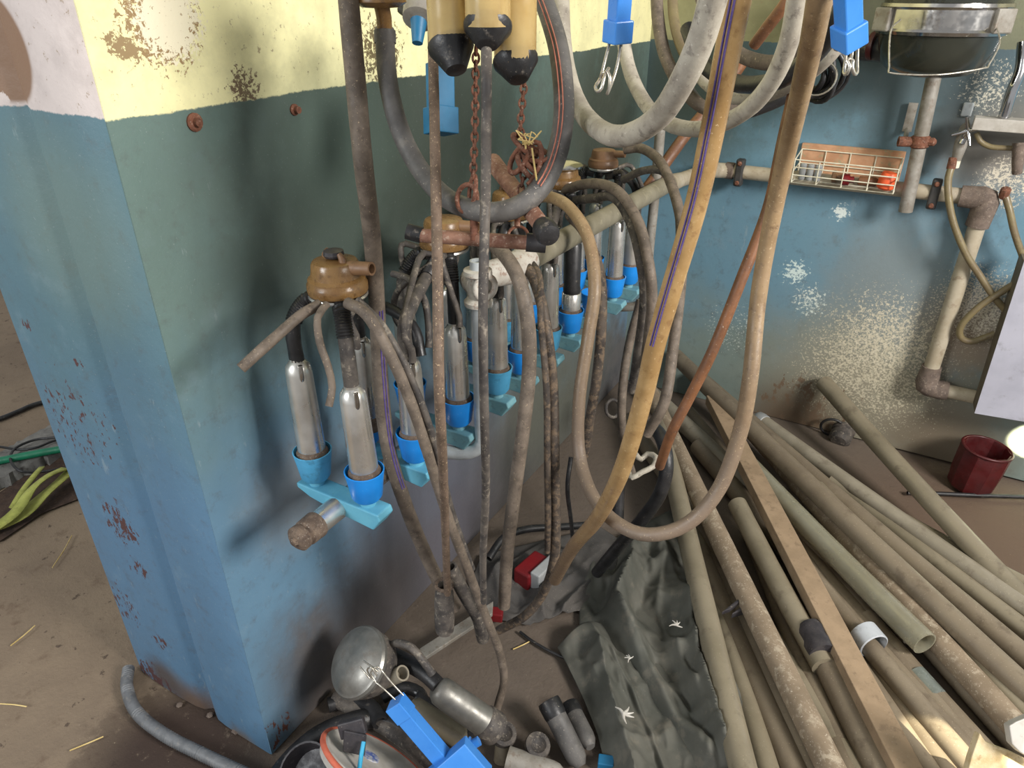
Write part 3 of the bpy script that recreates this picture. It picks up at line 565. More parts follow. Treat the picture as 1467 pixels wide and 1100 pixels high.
r = thing('metal_panel', P(1400, 600, 'y', 1.9), 'large lilac-grey metal panel leaning at the right edge over the red cup', 'panel')
f0, f1, f2 = P(1396, 592, 'y', 1.905), P(1467, 604, 'y', 1.905), P(1467, 375, 'y', 1.905)
hx = (f1-f0)*4.2; sl = f2-f0; 
poly = [f0, f0+hx, f0+hx+sl, f0+sl]; 
MB().prism(poly, (0, .006, 0)).build('panel_face', M['panel'], parent=r, smooth=0)
bk = np.array([-.006, .07, .004]); MB().prism([f0+(0,.006,0), f0+sl+(0,.006,0), f0+sl+bk*1.3, f0+bk], (.012, 0, 0)).build('panel_edge', M['panel_edge'], parent=r, smooth=0)
MB().prism([f0+(0,.006,0), f0+hx+(0,.006,0), f0+hx+bk, f0+bk], (0, 0, .004)).build('panel_edge', M['panel_edge'], parent=r, smooth=0)
# wall bolts
for i, (px, py) in enumerate(((278, 175), (421, 157))):
    q = W(px, py); g = MB().lathe(q, (1, 0, 0), [(.0135-.004*i, 0), (.0135-.004*i, .003), (.010-.003*i, .005), (.006, .005), (.006, .012), (.0, .013)], 14).build('rusty_bolt', M['rust'], smooth=30)
    tag(g, ['larger rusty bolt in the wall just under the yellow paint', 'smaller rusty bolt in the wall, nearer the dark hanging hose'][i], 'bolt')
# ------------------------------------------------------------------ hanging hoses
hose('milk_hose', 'long dark brown hose with a faint violet stripe hanging nearest the left bolts', 'hose', [(497,-25,.92),(508,100,.95),(520,230,1.0),(533,340,1.1),(540,440,1.2),(545,540,1.27),(556,640,1.33),(580,720,1.38),(608,790,1.45),(636,848,1.5),(652,872,1.52)], .0275, M['rubber_brown'], stripes=(M['purple'], (-38, -18), .0025, .42, .72))
hose('pulse_hose', 'thin speckled brown hose hanging straight down in front of the second amber claw', 'hose', [(618,-25,.97),(620,60,.96),(622,150,.93),(624,250,.90),(627,400,.88),(629,550,.88),(634,660,.98),(638,760,1.2),(641,850,1.42)], .0138, M['rubber_thin'], seg=12)
hose('milk_hose', 'thick charcoal hose swinging in a deep loop from the amber fitting, red lines at right', 'hose', [(551,42,.98),(555,110,.98),(571,180,.98),(600,240,.97),(640,284,.94),(690,303,.90),(735,299,.89),(772,272,.89),(797,224,.9),(808,160,.9),(802,80,.92),(786,20,.95),(768,-25,.97)], .0265, M['hose_u_black'], stripes=(M['pink_line'], (-26, -6), .0016, .58, 1.0), seg=18)
hose('milk_hose', 'pale dusty grey hose in a wide loop under the left wire hook', 'hose', [(803,-25,1.1),(806,60,1.05),(817,122,1.0),(838,166,.95),(870,192,.88),(905,192,.82),(945,166,.76),(980,112,.7),(1007,50,.66),(1027,-25,.62)], .0262, M['rubber_grey'], seg=18)
hose('milk_hose', 'grey hose loop behind the wide pale one, crossing in front of the coiled hoses', 'hose', [(890,20,1.32),(895,70,1.3),(907,115,1.28),(932,158,1.22),(965,180,1.15),(1010,184,1.1),(1062,163,1.02),(1102,122,.95),(1130,60,.88),(1146,-25,.82)], .0245, M['rubber_grey'], seg=16)
hose('milk_hose', 'thick amber hose with a blue double stripe slanting across the middle of the corner', 'hose', [(1062,-25,.68),(1045,60,.72),(1022,180,.78),(998,290,.84),(966,400,.9),(940,490,.95),(924,560,1.0),(905,630,1.06),(884,690,1.13),(855,743,1.24),(820,785,1.38),(795,830,1.55)], .027, M['amber_hose'], stripes=(M['purple'], (12, 28), .0022, 0, .36), seg=20)
hose('milk_hose', 'long dirty amber hose right of the striped one, looping low and back up again', 'hose', [(1178,-25,.66),(1163,60,.74),(1143,150,.86),(1122,240,.97),(1101,340,1.04),(1086,430,1.08),(1075,540,1.10),(1060,620,1.14),(1030,700,1.18),(985,750,1.2),(930,766,1.22),(885,750,1.26),(850,712,1.32),(830,650,1.38),(830,570,1.36),(843,480,1.34),(852,410,1.33),(842,340,1.36),(815,297,1.42),(786,282,1.5),(765,285,1.6)], .0245, M['amber_hose_dirty'], seg=18, step=.015)
hose('milk_hose', 'rust-brown hose slanting down behind the right amber hose to the black loop', 'hose', [(1140,120,1.22),(1122,200,1.2),(1100,300,1.22),(1062,400,1.25),(1022,500,1.3),(990,565,1.35),(962,620,1.4),(945,668,1.5)], .0205, M['brown_hose'])
hose('milk_hose', 'brown hose arching from the farthest claw down behind the striped amber hose', 'hose', [(895,214,1.85),(920,213,1.82),(948,235,1.75),(970,290,1.66),(978,350,1.62),(974,420,1.58),(964,500,1.55),(952,575,1.55),(926,622,1.6)], .0245, M['rubber_brown'])
hose('pulse_hose', 'grey twin-lined pulse hose arching beside the farthest claw', 'hose', [(893,258,1.86),(920,245,1.8),(950,246,1.75),(968,280,1.7),(974,340,1.68),(966,420,1.68),(958,480,1.7)], .020, M['rubber_dark'])
hose('milk_hose', 'upper of two brown hoses draped over the grey tube by the farthest cluster', 'hose', [(808,272,1.72),(845,263,1.65),(882,272,1.55),(912,313,1.5),(928,370,1.48),(934,430,1.5),(927,500,1.56),(918,565,1.62),(905,600,1.7)], .0235, M['rubber_brown'])
hose('pulse_hose', 'lower of two grey hoses draped over the grey tube by the farthest cluster', 'hose', [(818,288,1.72),(850,284,1.65),(880,283,1.57),(903,318,1.53),(917,370,1.51),(923,430,1.54),(913,510,1.62),(905,560,1.7)], .0215, M['rubber_dark'])
hose('milk_hose', 'dusty brown hose curving down in front of the middle cups from the second claw', 'hose', [(664,338,1.4),(695,345,1.33),(720,362,1.28),(743,400,1.25),(756,460,1.25),(758,530,1.28),(750,610,1.31),(738,700,1.37),(727,790,1.44),(722,868,1.52)], .0265, M['olive_hose'], seg=16).data.materials.__setitem__(0, M['rubber_brown'])
hose('milk_hose', 'crusted dark hose curving down right of the brown one and turning back over the floor', 'hose', [(742,368,1.42),(765,400,1.38),(782,465,1.35),(792,560,1.38),(794,660,1.42),(796,740,1.48),(794,800,1.55),(779,848,1.62),(752,882,1.68),(714,903,1.74)], .0215, M['rubber_crust'])
hose('pulse_hose', 'thin crusted hose running beside the crusted dark hose', 'hose', [(752,366,1.44),(772,395,1.38),(775,460,1.34),(783,560,1.36),(784,660,1.40),(785,740,1.46),(784,790,1.53)], .0135, M['rubber_crust'])
hose('pulse_hose', 'narrow black crusty hose hanging close behind the dirty amber loop', 'hose', [(815,308,1.55),(838,335,1.5),(859,390,1.46),(862,460,1.46),(855,540,1.5),(845,600,1.56),(837,652,1.62)], .0215, M['rubber_crust'])
hose('milk_hose', 'grey-brown hose hanging in the dark corner below the farthest cups', 'hose', [(918,430,1.85),(900,500,1.88),(891,570,1.9),(893,630,1.95),(906,680,2.0)], .0235, M['rubber_brown'])
hose('milk_hose', 'glossy black hose coiled in the corner behind the foot of the striped hose', 'hose', [(855,820,2.02),(880,790,1.92),(915,750,1.78),(944,710,1.7),(955,665,1.66),(945,622,1.7),(922,612,1.8),(900,640,1.92),(888,690,1.98),(885,745,2.0)], .033, M['rubber_black'], seg=18)
hose('pulse_hose', 'very narrow black cord-like hose hanging low beside the crusted hoses', 'hose', [(818,655,1.7),(813,700,1.72),(818,745,1.9),(822,790,2.16)], .011, M['rubber_black'])
hose('vacuum_hose', 'flat dark hose lying in an arc on the floor behind the hanging hoses', 'hose', [(700,800,2.05),(722,770,2.1),(755,758,2.15),(800,755,2.2),(840,752,2.25)], .022, M['rubber_black'])
hose('vacuum_hose', 'stubby dark hose end hanging just below the thin speckled hose, crossing the other ends', 'hose', [(645,812,1.5),(665,850,1.55),(685,885,1.6),(692,915,1.65)], .03, M['rubber_dark'])
r = thing('tube_connector', P(640, 905, 'd', 1.5), 'cloudy plastic connector at the lower end of the thin speckled hose', 'connector')
a = P(636, 838, 'd', 1.46); b = P(637, 903, 'd', 1.52)
MB().sweep([a, a*.7+b*.3, a*.3+b*.7, b], [.017, .020, .022, .019], 16, .7, jit=.06).build('connector_body', M['rubber_dark'], parent=r, smooth=60)
MB().torus(a, b-a, .017, .004).build('connector_collar', M['liner_brown'], parent=r, smooth=60)
# coiled hoses at the top
def arc(name, label, pts, D, m): hose(name, label, 'hose', pts, D, m, group='hoses coiled on the hook above the basket', seg=14)
arc('coiled_hose', 'black rubber hose curving through the coil to the right blue arm', [(985,40,1.34),(1005,88,1.3),(1050,118,1.22),(1105,118,1.12),(1150,92,1.04),(1188,50,.98),(1215,-5,.93),(1225,-30,.93)], .0285, M['rubber_black'])
arc('coiled_hose', 'pale grey hose directly beneath the black one of the coil', [(985,75,1.42),(1010,118,1.38),(1050,140,1.32),(1100,136,1.25),(1150,112,1.18),(1190,78,1.12),(1215,40,1.1)], .023, M['rubber_grey'])
arc('coiled_hose', 'brown outer hose of the coil beside the yellow corner', [(940,-25,1.5),(943,30,1.48),(955,85,1.45),(985,135,1.42),(1020,158,1.4),(1060,150,1.38)], .026, M['rubber_brown'])
arc('coiled_hose', 'inner olive-brown hose of the coil, second from the yellow corner', [(962,-25,1.5),(966,30,1.46),(980,75,1.42),(1005,105,1.4),(1050,128,1.36)], .0215, M['olive_hose'])
arc('coiled_hose', 'grey-brown hose crossing the inside of the coil', [(1000,-20,1.3),(1020,35,1.28),(1055,75,1.25),(1100,90,1.2),(1140,80,1.15),(1170,40,1.1)], .025, M['rubber_brown'])
arc('coiled_hose', 'short rust-brown hose slanting up inside the coil', [(1080,65,1.3),(1100,38,1.26),(1125,5,1.22),(1140,-25,1.2)], .021, M['brown_hose'])
arc('coiled_hose', 'lowest dark hose of the coil behind the striped amber hose', [(975,110,1.5),(1005,150,1.46),(1050,165,1.42),(1105,150,1.38),(1160,120,1.34)], .021, M['rubber_black'])
arc('coiled_hose', 'orange-brown hose hanging behind the right blue arm', [(1192,-25,1.1),(1182,30,1.12),(1170,70,1.14),(1155,110,1.16)], .024, M['brown_hose'])
g = MB()
for k in range(9):
    c = P(1168+random.uniform(-14,14), 108+random.uniform(-10,12), 'd', 1.36+random.uniform(-.03,.03)); g.torus(c, (random.uniform(-1,1), -1, random.uniform(-.6,.6)), random.uniform(.028,.048), .0055, 22, 8)
g = g.build('cable_bundle', M['rubber_black'], smooth=60); tag(g, 'tangled bundle of thin black cables hanging under the coiled hoses', 'cable bundle')
g = MB().torus(P(1172,112,'d',1.26), camdir(.5,0,1), .03, .0016, 24, 6).build('wire_ring', M['wire'], smooth=60); tag(g, 'thin bright wire ring on the black cable bundle', 'wire')
hose('copper_pipe', 'slanting copper-brown pipe behind the loops, rising from the corner of the grey tube', 'pipe', [(905,300,2.1),(945,245,2.1),(985,190,2.1),(1035,130,2.1),(1070,80,2.1)], .034, M['brown_hose'])
# ------------------------------------------------------------------ hanging cluster of amber shells
r = thing('milking_cluster', P(690, 100, 'd', .84), 'milking cluster hanging from above, three pale amber shells with black rubber cones', 'milking cluster')
for (px, py, d, bx_, by_) in ((645, 62, .84, 654, 102), (699, 35, .80, 698, 66), (738, 84, .86, 743, 115)):
    c = P(px, py, 'd', d); b = P(bx_, by_, 'd', d*.995); ax = _u(c-b); top = c+UP*.2
    MB().lathe(c, top-c, [(.0255, -.002), (.0255, .05), (.0245, .2), (.02, .21)], 32).build('teat_cup_shell', M['amber_shell'], parent=r, smooth=50)
    L_ = np.linalg.norm(c-b)
    MB().lathe(b, ax, [(.0095, 0), (.0125, .001), (.0235, L_*.62), (.0272, L_*.80), (.0276, L_*.96), (.0262, L_*1.0)], 32).build('rubber_cone', M['rubber_black'], parent=r, smooth=40)
MB().sweep(DP([(697,58,.80),(696,250,.85),(692,450,.9),(694,600,.97),(696,700,1.08),(692,800,1.25),(693,862,1.4)], .007), .0063, 12, .6, jit=.03).build('pulse_tube', M['rubber_dark'], parent=r, smooth=60)
r = thing('amber_fitting', P(550, 44, 'd', .97), 'amber plastic bowl and neck at the top left feeding the charcoal loop', 'fitting')
c = P(545, 2, 'd', .95)
MB().lathe(c, UP, [(.010, -.008), (.026, -.007), (.035, -.001), (.0355, .006), (.031, .012), (.029, .05)], 32).build('bowl', M['amber'], parent=r, smooth=50)
MB().sweep([c-UP*.0, P(550, 25, 'd', .965), P(551, 52, 'd', .98)], .0105, 18).build('neck', M['amber'], parent=r, smooth=60)
MB().sweep([P(551, 44, 'd', .978), P(552, 62, 'd', .982)], .0150, 18).build('hose_cuff', M['hose_u_black'], parent=r, smooth=60)
r = thing('pulsator', P(600, 60, 'd', 1.05), 'small grey-capped pulsator with a blue body beside the amber bowl', 'pulsator')
c = P(601, 20, 'd', 1.05); MB().lathe(c, camdir(.1, -1, .3), [(.018, -.012), (.024, -.010), (.025, .006), (.02, .012), (.008, .014)], 22).build('pulsator_cap', M['galv_dirty'], parent=r, smooth=35)
MB().sweep([P(600, 28, 'd', 1.05), P(598, 62, 'd', 1.05)], [.013, .008], 12).build('pulsator_body', M['arm_teal'], parent=r, smooth=50)
MB().sweep([P(575, 12, 'd', 1.08), P(592, 26, 'd', 1.07), P(585, 30, 'd', 1.07)], .008, 10).build('pulsator_stub', M['rubber_black'], parent=r, smooth=50)
# --- blue arms
def blue_arm(label, top, end, d0, d1, wpx, m, wires, gp=None, blk=1.3, face=None):
    a = P(*top, 'd', d0); b = P(*end, 'd', d1); ax = _u(b-a); w = wpx*d1/F_PX/2
    v = _u((CAM-b)-ax*((CAM-b)@ax)); s = np.cross(ax, v); tw = math.radians(35); s2 = s*math.cos(tw)+v*math.sin(tw); v2 = np.cross(s2, ax)
    r = thing('blue_hanger_arm', b, label, 'hanger arm', gp)
    k = w*.82
    MB().box((a+b)/2, (b-a)/2, s2*k, v2*k).build('arm', m, parent=r, smooth=0, bevel=.0015)
    MB().box(b-ax*w*.9, ax*w*1.0, s2*k*blk, v2*k*blk).build('end_block', m, parent=r, smooth=0, bevel=.0015)
    if wires:
        for pts in wires: MB().sweep([P(x, y, 'd', d) for x, y, d in pts], .0017, 8, step=.005).build('wire_hook', M['wire'], parent=r, smooth=60)
    return r
blue_arm('left blue arm with a double wire hook hanging over the pale grey loop', (893,-60), (884,60), .66, .70, 30, M['arm_blue'],
    [[(874,58,.70),(866,90,.70),(860,112,.70),(853,124,.69),(856,131,.685),(862,126,.68),(866,108,.68),(872,98,.69)], [(890,62,.70),(884,95,.70),(876,120,.70),(870,134,.69),(872,128,.685),(874,112,.68),(870,102,.68)], [(860,112,.70),(864,104,.69),(871,104,.69),(874,110,.69)]], 'blue arms with wire hooks')
blue_arm('right blue arm with a double wire hook beside the steel jar', (1212,-60), (1217,64), .62, .68, 34, M['arm_blue'],
    [[(1212,64,.69),(1211,88,.69),(1209,104,.69),(1213,106,.685),(1217,96,.68),(1214,88,.68)], [(1229,60,.69),(1228,85,.69),(1228,103,.69),(1224,106,.685),(1221,96,.68),(1222,88,.68)], [(1222,62,.70),(1219,85,.70),(1213,88,.69),(1217,84,.69),(1223,88,.69)], [(1203,62,.74),(1199,72,.74),(1195,68,.74)]], 'blue arms with wire hooks')
blue_arm('dull teal arm hanging behind the black rubber cones against the wall', (630,90), (632,190), 1.12, 1.14, 36, M['arm_teal'], None, blk=1.25)
# --- chains and hanger bars
def chain(name, label, pts, pitch=.0088, seed=0):
    path = catmull([P(*p[:2], 'd', p[2]) for p in pts], .001); g = MB(); acc = 0; last = path[0]; i = 0
    for k in range(1, len(path)):
        if np.linalg.norm(path[k]-last) >= pitch:
            t = _u(path[k]-last); c = (path[k]+last)/2; side = _u(np.cross(t, [.3, 1, .2])); nn = side if i % 2 else np.cross(t, side)
            ang = i*.5; nn = nn*math.cos(.4)+np.cross(t, nn)*math.sin(.4)
            g.torus(c, nn, .0040, .0016, 12, 6, ex=1.55, xdir=t); last = path[k]; i += 1
    o = g.build(name, M['rust'], smooth=60); tag(o, label, 'chain', 'rusty chains'); return o
chain('rusty_chain', 'left rusty chain hanging straight between the black rubber cones', [(682,66,.86),(681,130,.87),(680,200,.88),(677,262,.89)])
chain('rusty_chain', 'right rusty chain ending in a knot of twine', [(752,112,.9),(748,150,.9),(746,190,.9),(757,215,.9),(750,250,.9),(744,285,.9)])
g = MB()
for c, a_ in (((752,208,.9), .9), ((766,222,.9), .5), ((757,240,.9), 1.2), ((744,228,.9), .2), ((768,240,.9), .9)):
    g.torus(P(c[0], c[1], 'd', c[2]), camdir(math.cos(a_*3), math.sin(a_*2), 1), .013, .0035, 16, 8, ex=1.5)
g.sweep(DP([(758,205,.89),(772,205,.89),(776,225,.89),(768,250,.89),(756,265,.89)], .004), .0036, 8)
g = g.build('chain_shackle', M['rust'], smooth=60); tag(g, 'lumpy rusted shackle knotted at the end of the right chain', 'shackle')
g = MB()
for k in range(9): 
    a_ = (758+random.uniform(-16,16), 200+random.uniform(-10,8)); g.sweep([P(a_[0],a_[1],'d',.885), P(a_[0]+random.uniform(-12,12), a_[1]+random.uniform(-12,12),'d',.88), P(757+random.uniform(-10,10),200+random.uniform(-8,10),'d',.885)], .0009, 5)
g.sweep([P(762,212,'d',.885), P(766,240,'d',.885), P(770,265,'d',.88)], .0012, 5); g = g.build('twine_knot', M['straw'], smooth=60); tag(g, 'frayed straw-coloured twine tied around the right chain', 'twine')
r = thing('hanger_bar', P(679, 348, 'd', .92), 'level rusty hanger bar with black end caps, hung from the left chain', 'hanger bar', 'rusty hanger bars')
a, b = P(600, 337, 'd', .95), P(762, 348, 'd', .90)
MB().sweep([a, (a+b)/2, b], .0092, 16).build('bar', M['rust_bar'], parent=r, smooth=60)
MB().sweep([P(583, 331, 'd', .95), P(604, 337, 'd', .95)], .0108, 16).build('end_cap', M['rubber_black'], parent=r, smooth=40)
MB().sweep([P(754, 347, 'd', .9), P(782, 349, 'd', .9)], .0118, 16).build('end_cap', M['rubber_black'], parent=r, smooth=40)
g = MB().sweep([P(679, 345, 'd', .92), P(679, 310, 'd', .915), P(677, 298, 'd', .91)], .0052, 10)
g.torus(P(669, 284, 'd', .905), camdir(.2, 0, 1), .013, .0033, 20, 8, ex=1.35, xdir=UP); g.torus(P(677, 272, 'd', .90), camdir(1, 0, .4), .012, .0028, 20, 8, ex=1.5, xdir=UP)
g.build('hook_ring', M['rust'], parent=r, smooth=60)
r = thing('hanger_bar', P(752, 320, 'd', .86), 'slanting rust-brown hanger pipe with a black end cap crossing the level bar', 'hanger bar', 'rusty hanger bars')
a, b = P(706, 232, 'd', 1.02), P(783, 332, 'd', .86)
MB().sweep([a, (a+b)/2, b], [.0125, .0110, .0105], 16).build('bar', M['rust_bar'], parent=r, smooth=60)
c = P(779, 327, 'd', .865); MB().lathe(c, b-a, [(.0125, -.006), (.0148, 0), (.0152, .014), (.013, .020), (.006, .022)], 22).build('end_cap', M['rubber_black'], parent=r, smooth=40)
g = MB().sweep([P(738, 275, 'd', .93), P(741, 300, 'd', .93), P(741, 325, 'd', .93)], .004, 8); g.torus(P(742, 338, 'd', .96), camdir(.1, .2, 1), .0135, .0022, 24, 8); g.build('hook_ring', M['rust'], parent=r, smooth=60)
# ------------------------------------------------------------------ tubes on the floor
def ground_tube(label, p0, z0, p1, z1, D, m, ext=0.0, cap=None, box=False, hollow=.86, name='plastic_tube'):
    D *= 1.28 if not box else 1.12
    a = P(p0[0], p0[1], 'y', z0[1]) if isinstance(z0, tuple) else P(*p0, 'z', z0); b = P(*p1, 'z', z1)
    d = _u(b-a); b = b+d*ext
    if a[1] > YB-D*.6: a = P(p0[0], p0[1], 'y', YB-D*.6)
    if b[2] < D/2: b[2] = D/2
    if a[2] < D/2: a[2] = D/2
    d = _u(b-a)
    if box:
        s = _u(np.cross(d, UP)); u = np.cross(s, d)
        o = MB().box((a+b)/2, (b-a)/2, s*D/2, u*D*.33).build(name, m, smooth=0, bevel=.002)
    else:
        n = max(3, int(np.linalg.norm(b-a)/.08)); pts = [a+(b-a)*i/n+np.array([0, 0, -.006*math.sin(math.pi*i/n)]) for i in range(n+1)]
        if hollow > .8:                                     # open pipe with a real wall
            T = d; s = _u(np.cross(d, UP)); u = np.cross(s, d); sg = 22; rings = []
            ln = np.linalg.norm(b-a)
            def rg(p, rr): return [p+(s*math.cos(2*math.pi*k/sg)+u*math.sin(2*math.pi*k/sg))*rr for k in range(sg)]
            rings = [rg(p, D/2) for p in pts]+[rg(p, D/2*.88) for p in reversed(pts)]
            mb = MB(); mb.ring_surface(rings, closed=True); o = mb.build(name, m, smooth=60)
        else:
            o = MB().sweep(pts, D/2, 22, hollow, step=.05, jit=.012).build(name, m, smooth=60)
    tag(o, label, 'tube' if not box else 'batten', 'tubes piled on the floor')
    if cap:
        MB().lathe(a-d*.012, d, [(.0, 0), (D*.40, .002), (D*.52, .010), (D*.56, .03), (D*.54, .045), (D*.5, .047)], 22).build('end_cap', cap, parent=o, smooth=40)
    return o
G = ground_tube
Wl = ('y', YB-.03)
G('dusty tube leaning against the back wall, the one farthest right', (1180,548), ('y', YB-.02), (1452,845), .05, .047, M['tube'], ext=.05)
G('long tube reaching highest into the left corner against the back wall', (968,510), ('y', YB-.03), (1467,985), .10, .048, M['tube_brown'], ext=.15)
G('dusty tube with a grey screw cap on its far end', (1086,600), .06, (1467,868), .045, .045, M['tube_grey'], ext=.2, cap=M['grey_plastic'])
G('tube right of the capped one, edge shining, end running out of the frame', (1190,690), .030, (1467,838), .030, .044, M['tube'], ext=.2)
G('broad dusty tube lying under the capped tube', (1000,540), .06, (1467,945), .028, .05, M['tube_brown'], ext=.2)
G('speckled long tube left of the capped one ending at the right frame edge', (1062,600), .085, (1420,1000), .075, .047, M['tube_speck'], ext=.25)
G('dim tube in the gap right of the speckled long tube', (985,590), .03, (1380,1060), .028, .045, M['tube_brown'], ext=.2)
G('clear acrylic tube whose open end shows beside the grey ring', (1075,668), .10, (1325,922), .10, .050, M['tube_clear'])
G('dusty tube crossing under the pine batten from the corner', (930,560), .05, (1190,800), .045, .05, M['tube_grey'], ext=.3)
G('wide grimy tube under the open clear tube', (1000,640), .03, (1300,985), .03, .05, M['tube_brown'], ext=.4)
G('brown pipe carrying the loose pale grey ring', (1110,760), .07, (1400,1110), .06, .040, M['tube_brown'], ext=.05, hollow=.5)
G('bare pine batten with a long crack, lying on top of the tubes', (1022,572), .15, (1300,1110), .09, .052, M['plank'], box=True, name='wooden_batten')
G('lime-spotted thick pipe left of the short round-ended tube', (925,548), .16, (1195,1110), .085, .047, M['tube_speck'], hollow=.5, ext=.05)
G('olive tube, the leftmost long one, lying over the dark tarpaulin', (948,610), .14, (1068,1115), .09, .046, M['tube'], ext=.05)
G('short grey-green tube with a rounded far end beside the batten', (1056,722), .11, (1180,955), .075, .045, M['tube'], hollow=.5)
G('tube end with a black plastic fitting left of the batten', (1172,925), .07, (1262,1110), .055, .048, M['tube_brown'], ext=.05)
G('low grimy tube between the olive tube and the lime-spotted pipe', (1000,790), .03, (1140,1110), .03, .048, M['tube_brown'], ext=.05)
G('dark low tube under the lime-spotted pipe', (960,650), .03, (1165,1110), .028, .046, M['tube_brown'], ext=.05)
G('greenish tube buried below the short round-ended tube', (1035,800), .03, (1225,1110), .028, .044, M['tube'], ext=.05)
G('buried brown tube right of the batten near the bottom edge', (1160,850), .028, (1330,1110), .028, .046, M['tube_brown'], ext=.05)
G('tube carrying the silver-grey sleeve', (1240,885), .03, (1440,1110), .030, .046, M['tube_brown'], ext=.1)
G('low tube reaching the lower right corner', (1330,900), .028, (1467,1040), .028, .046, M['tube_brown'], ext=.2)
G('wide pale tube lying flat near the bottom right beyond the sleeve', (1170,700), .075, (1467,1020), .07, .046, M['tube'], ext=.15)
G('short weathered tube in the left corner, its end near the black loop', (900,600), .03, (1060,830), .05, .044, M['tube_brown'])
G('hidden tube in the shade between the pine batten and the lime-spotted pipe', (1075,760), .026, (1215,1110), .026, .044, M['tube_brown'], ext=.05)
G('shaded tube in the gap right of the brown pipe with the ring', (1150,770), .026, (1420,1110), .026, .044, M['tube_brown'], ext=.05)
G('lowest tube near the right edge, under the speckled long tube', (1200,770), .026, (1467,1075), .026, .044, M['tube_brown'], ext=.2)
G('shaded tube beside the tarpaulin, right of the olive tube', (985,720), .026, (1100,1110), .026, .044, M['tube'], ext=.05)
G('grimy tube filling the gap left of the clear tube', (1090,710), .026, (1360,1110), .030, .044, M['tube_brown'], ext=.05)
G('thin-looking far tube between the capped one and the shining one', (1130,640), .026, (1467,900), .028, .042, M['tube'], ext=.2)
# things on the tubes
a = P(1190, 845, 'z', .075); b = P(1290, 975, 'z', .070); c = P(1243, 918, 'z', .075); d = _u(P(1400,1110,'z',.06)-P(1110,760,'z',.07))
g = MB(); s = _u(np.cross(d, UP)); 
g.lathe(c-d*.024+UP*.006, d, [(.0355, 0), (.038, .002), (.038, .046), (.0345, .048), (.0345, .002)], 32, cap=False); g.v; g = g.build('grey_ring_coupler', M['grey_coupler'], smooth=40, solid=.0); tag(g, 'loose pale grey plastic ring around the brown pipe', 'ring')
md = g.modifiers.new('s', 'SOLIDIFY'); md.thickness = .0015
dd = _u(P(1440,1110,'z',.03)-P(1240,885,'z',.03)); c = P(1325, 982, 'z', .032)
g = MB().lathe(c-dd*.035, dd, [(.024, 0), (.0275, .002), (.0275, .07), (.024, .072)], 26).build('pipe_sleeve', M['duct_tape'], smooth=40); tag(g, 'shiny dark grey sleeve around a tube near the bottom right', 'sleeve')
r = thing('black_fitting', P(1168, 925, 'z', .06), 'black plastic end fitting between the lime-spotted pipe and the batten', 'fitting')
c = P(1170, 918, 'z', .09); dd = _u(P(1262,1110,'z',.055)-P(1172,925,'z',.07))
MB().lathe(c-dd*.01, dd, [(.014, -.04), (.030, -.034), (.036, -.014), (.034, .012), (.037, .022), (.035, .05)], 18).build('fitting_body', M['black_plastic'], parent=r, smooth=25)
MB().torus(c-dd*.002+UP*.018, UP, .012, .003).build('fitting_ring', M['black_plastic'], parent=r, smooth=60)
r = thing('black_bracket', P(1055, 870, 'z', .06), 'black plastic strip bridging the low tubes by the olive tube', 'bracket')
MB().box(P(1058, 862, 'z', .10), _u(P(1085,842,'z',.1)-P(1035,882,'z',.1))*.055, (.008, .01, 0), (0, 0, .006)).build('strip', M['black_plastic'], parent=r, smooth=0, bevel=.002)
MB().box(P(1066, 872, 'z', .085), _u(P(1085,842,'z',.1)-P(1035,882,'z',.1))*.03, (.012, .014, 0), (0, 0, .010)).build('tab', M['black_plastic'], parent=r, smooth=0, bevel=.003)
# fittings by the wall
r = thing('pipe_end', P(1205, 640, 'z', 0), 'round dusty plastic socket lying at the foot of the back wall', 'socket')
c = P(1206, 626, 'y', YB-.06); MB().lathe(c+np.array([0, .05, .01]), (-.1, -1, -.35), [(.036, 0), (.042, .004), (.042, .016), (.036, .02), (.036, .03), (.040, .034), (.040, .06), (.028, .072), (0, .076)], 26).build('socket_body', M['rubber_dark'], parent=r, smooth=35)
c = P(1192, 612, 'y', YB-.03); MB().torus(c, (.1, -1, -.2), .04, .005).build('socket_ring', M['rubber_black'], parent=r, smooth=60)
c = P(878, 585, 'd', 2.45)
g = MB().torus(keep(c, .03), camdir(.6, 0, -1), .030, .006, 28, 8).build('hose_ring', M['rubber_dark'], smooth=60); tag(g, 'pale plastic ring standing in the dark wall corner behind the hoses', 'ring')
r = thing('white_clip', P(915, 680, 'd', 1.62), 'bent whitish clip on the black coiled hose in the corner', 'clip')
MB().sweep(DP([(900,676,1.62),(906,684,1.6),(920,676,1.6),(936,668,1.6),(940,655,1.62),(928,650,1.64),(918,658,1.64),(910,650,1.62)], .006), .0065, 10).build('clip_wire', M['rubber_grey'], parent=r, smooth=60)
# red cup
r = thing('red_cup', P(1392, 700, 'z', 0), 'dark red faceted plastic cup standing at the foot of the back wall', 'cup')
c = P(1388, 696, 'z', 0); ax = _u(np.array([.07, .02, 1]))
MB().lathe(c, ax, [(.0, 0), (.066, .001), (.070, .008), (.076, .07), (.078, .150), (.076, .160), (.070, .160), (.068, .150), (.064, .012), (.0, .010)], 10).build('cup_body', M['red_dusty'], parent=r, smooth=20)
MB().torus(c+ax*.158, ax, .0745, .005, 36, 8).build('cup_rim', M['red_dusty'], parent=r, smooth=60)
hose('black_cable', 'thin black cable running along the floor in front of the red cup', 'cable', [P(1300,706,'z',.01), P(1345,707,'z',.01), P(1390,709,'z',.01), P(1480,712,'z',.01), P(1560,715,'z',.01)], .014, M['rubber_black'], world=True)
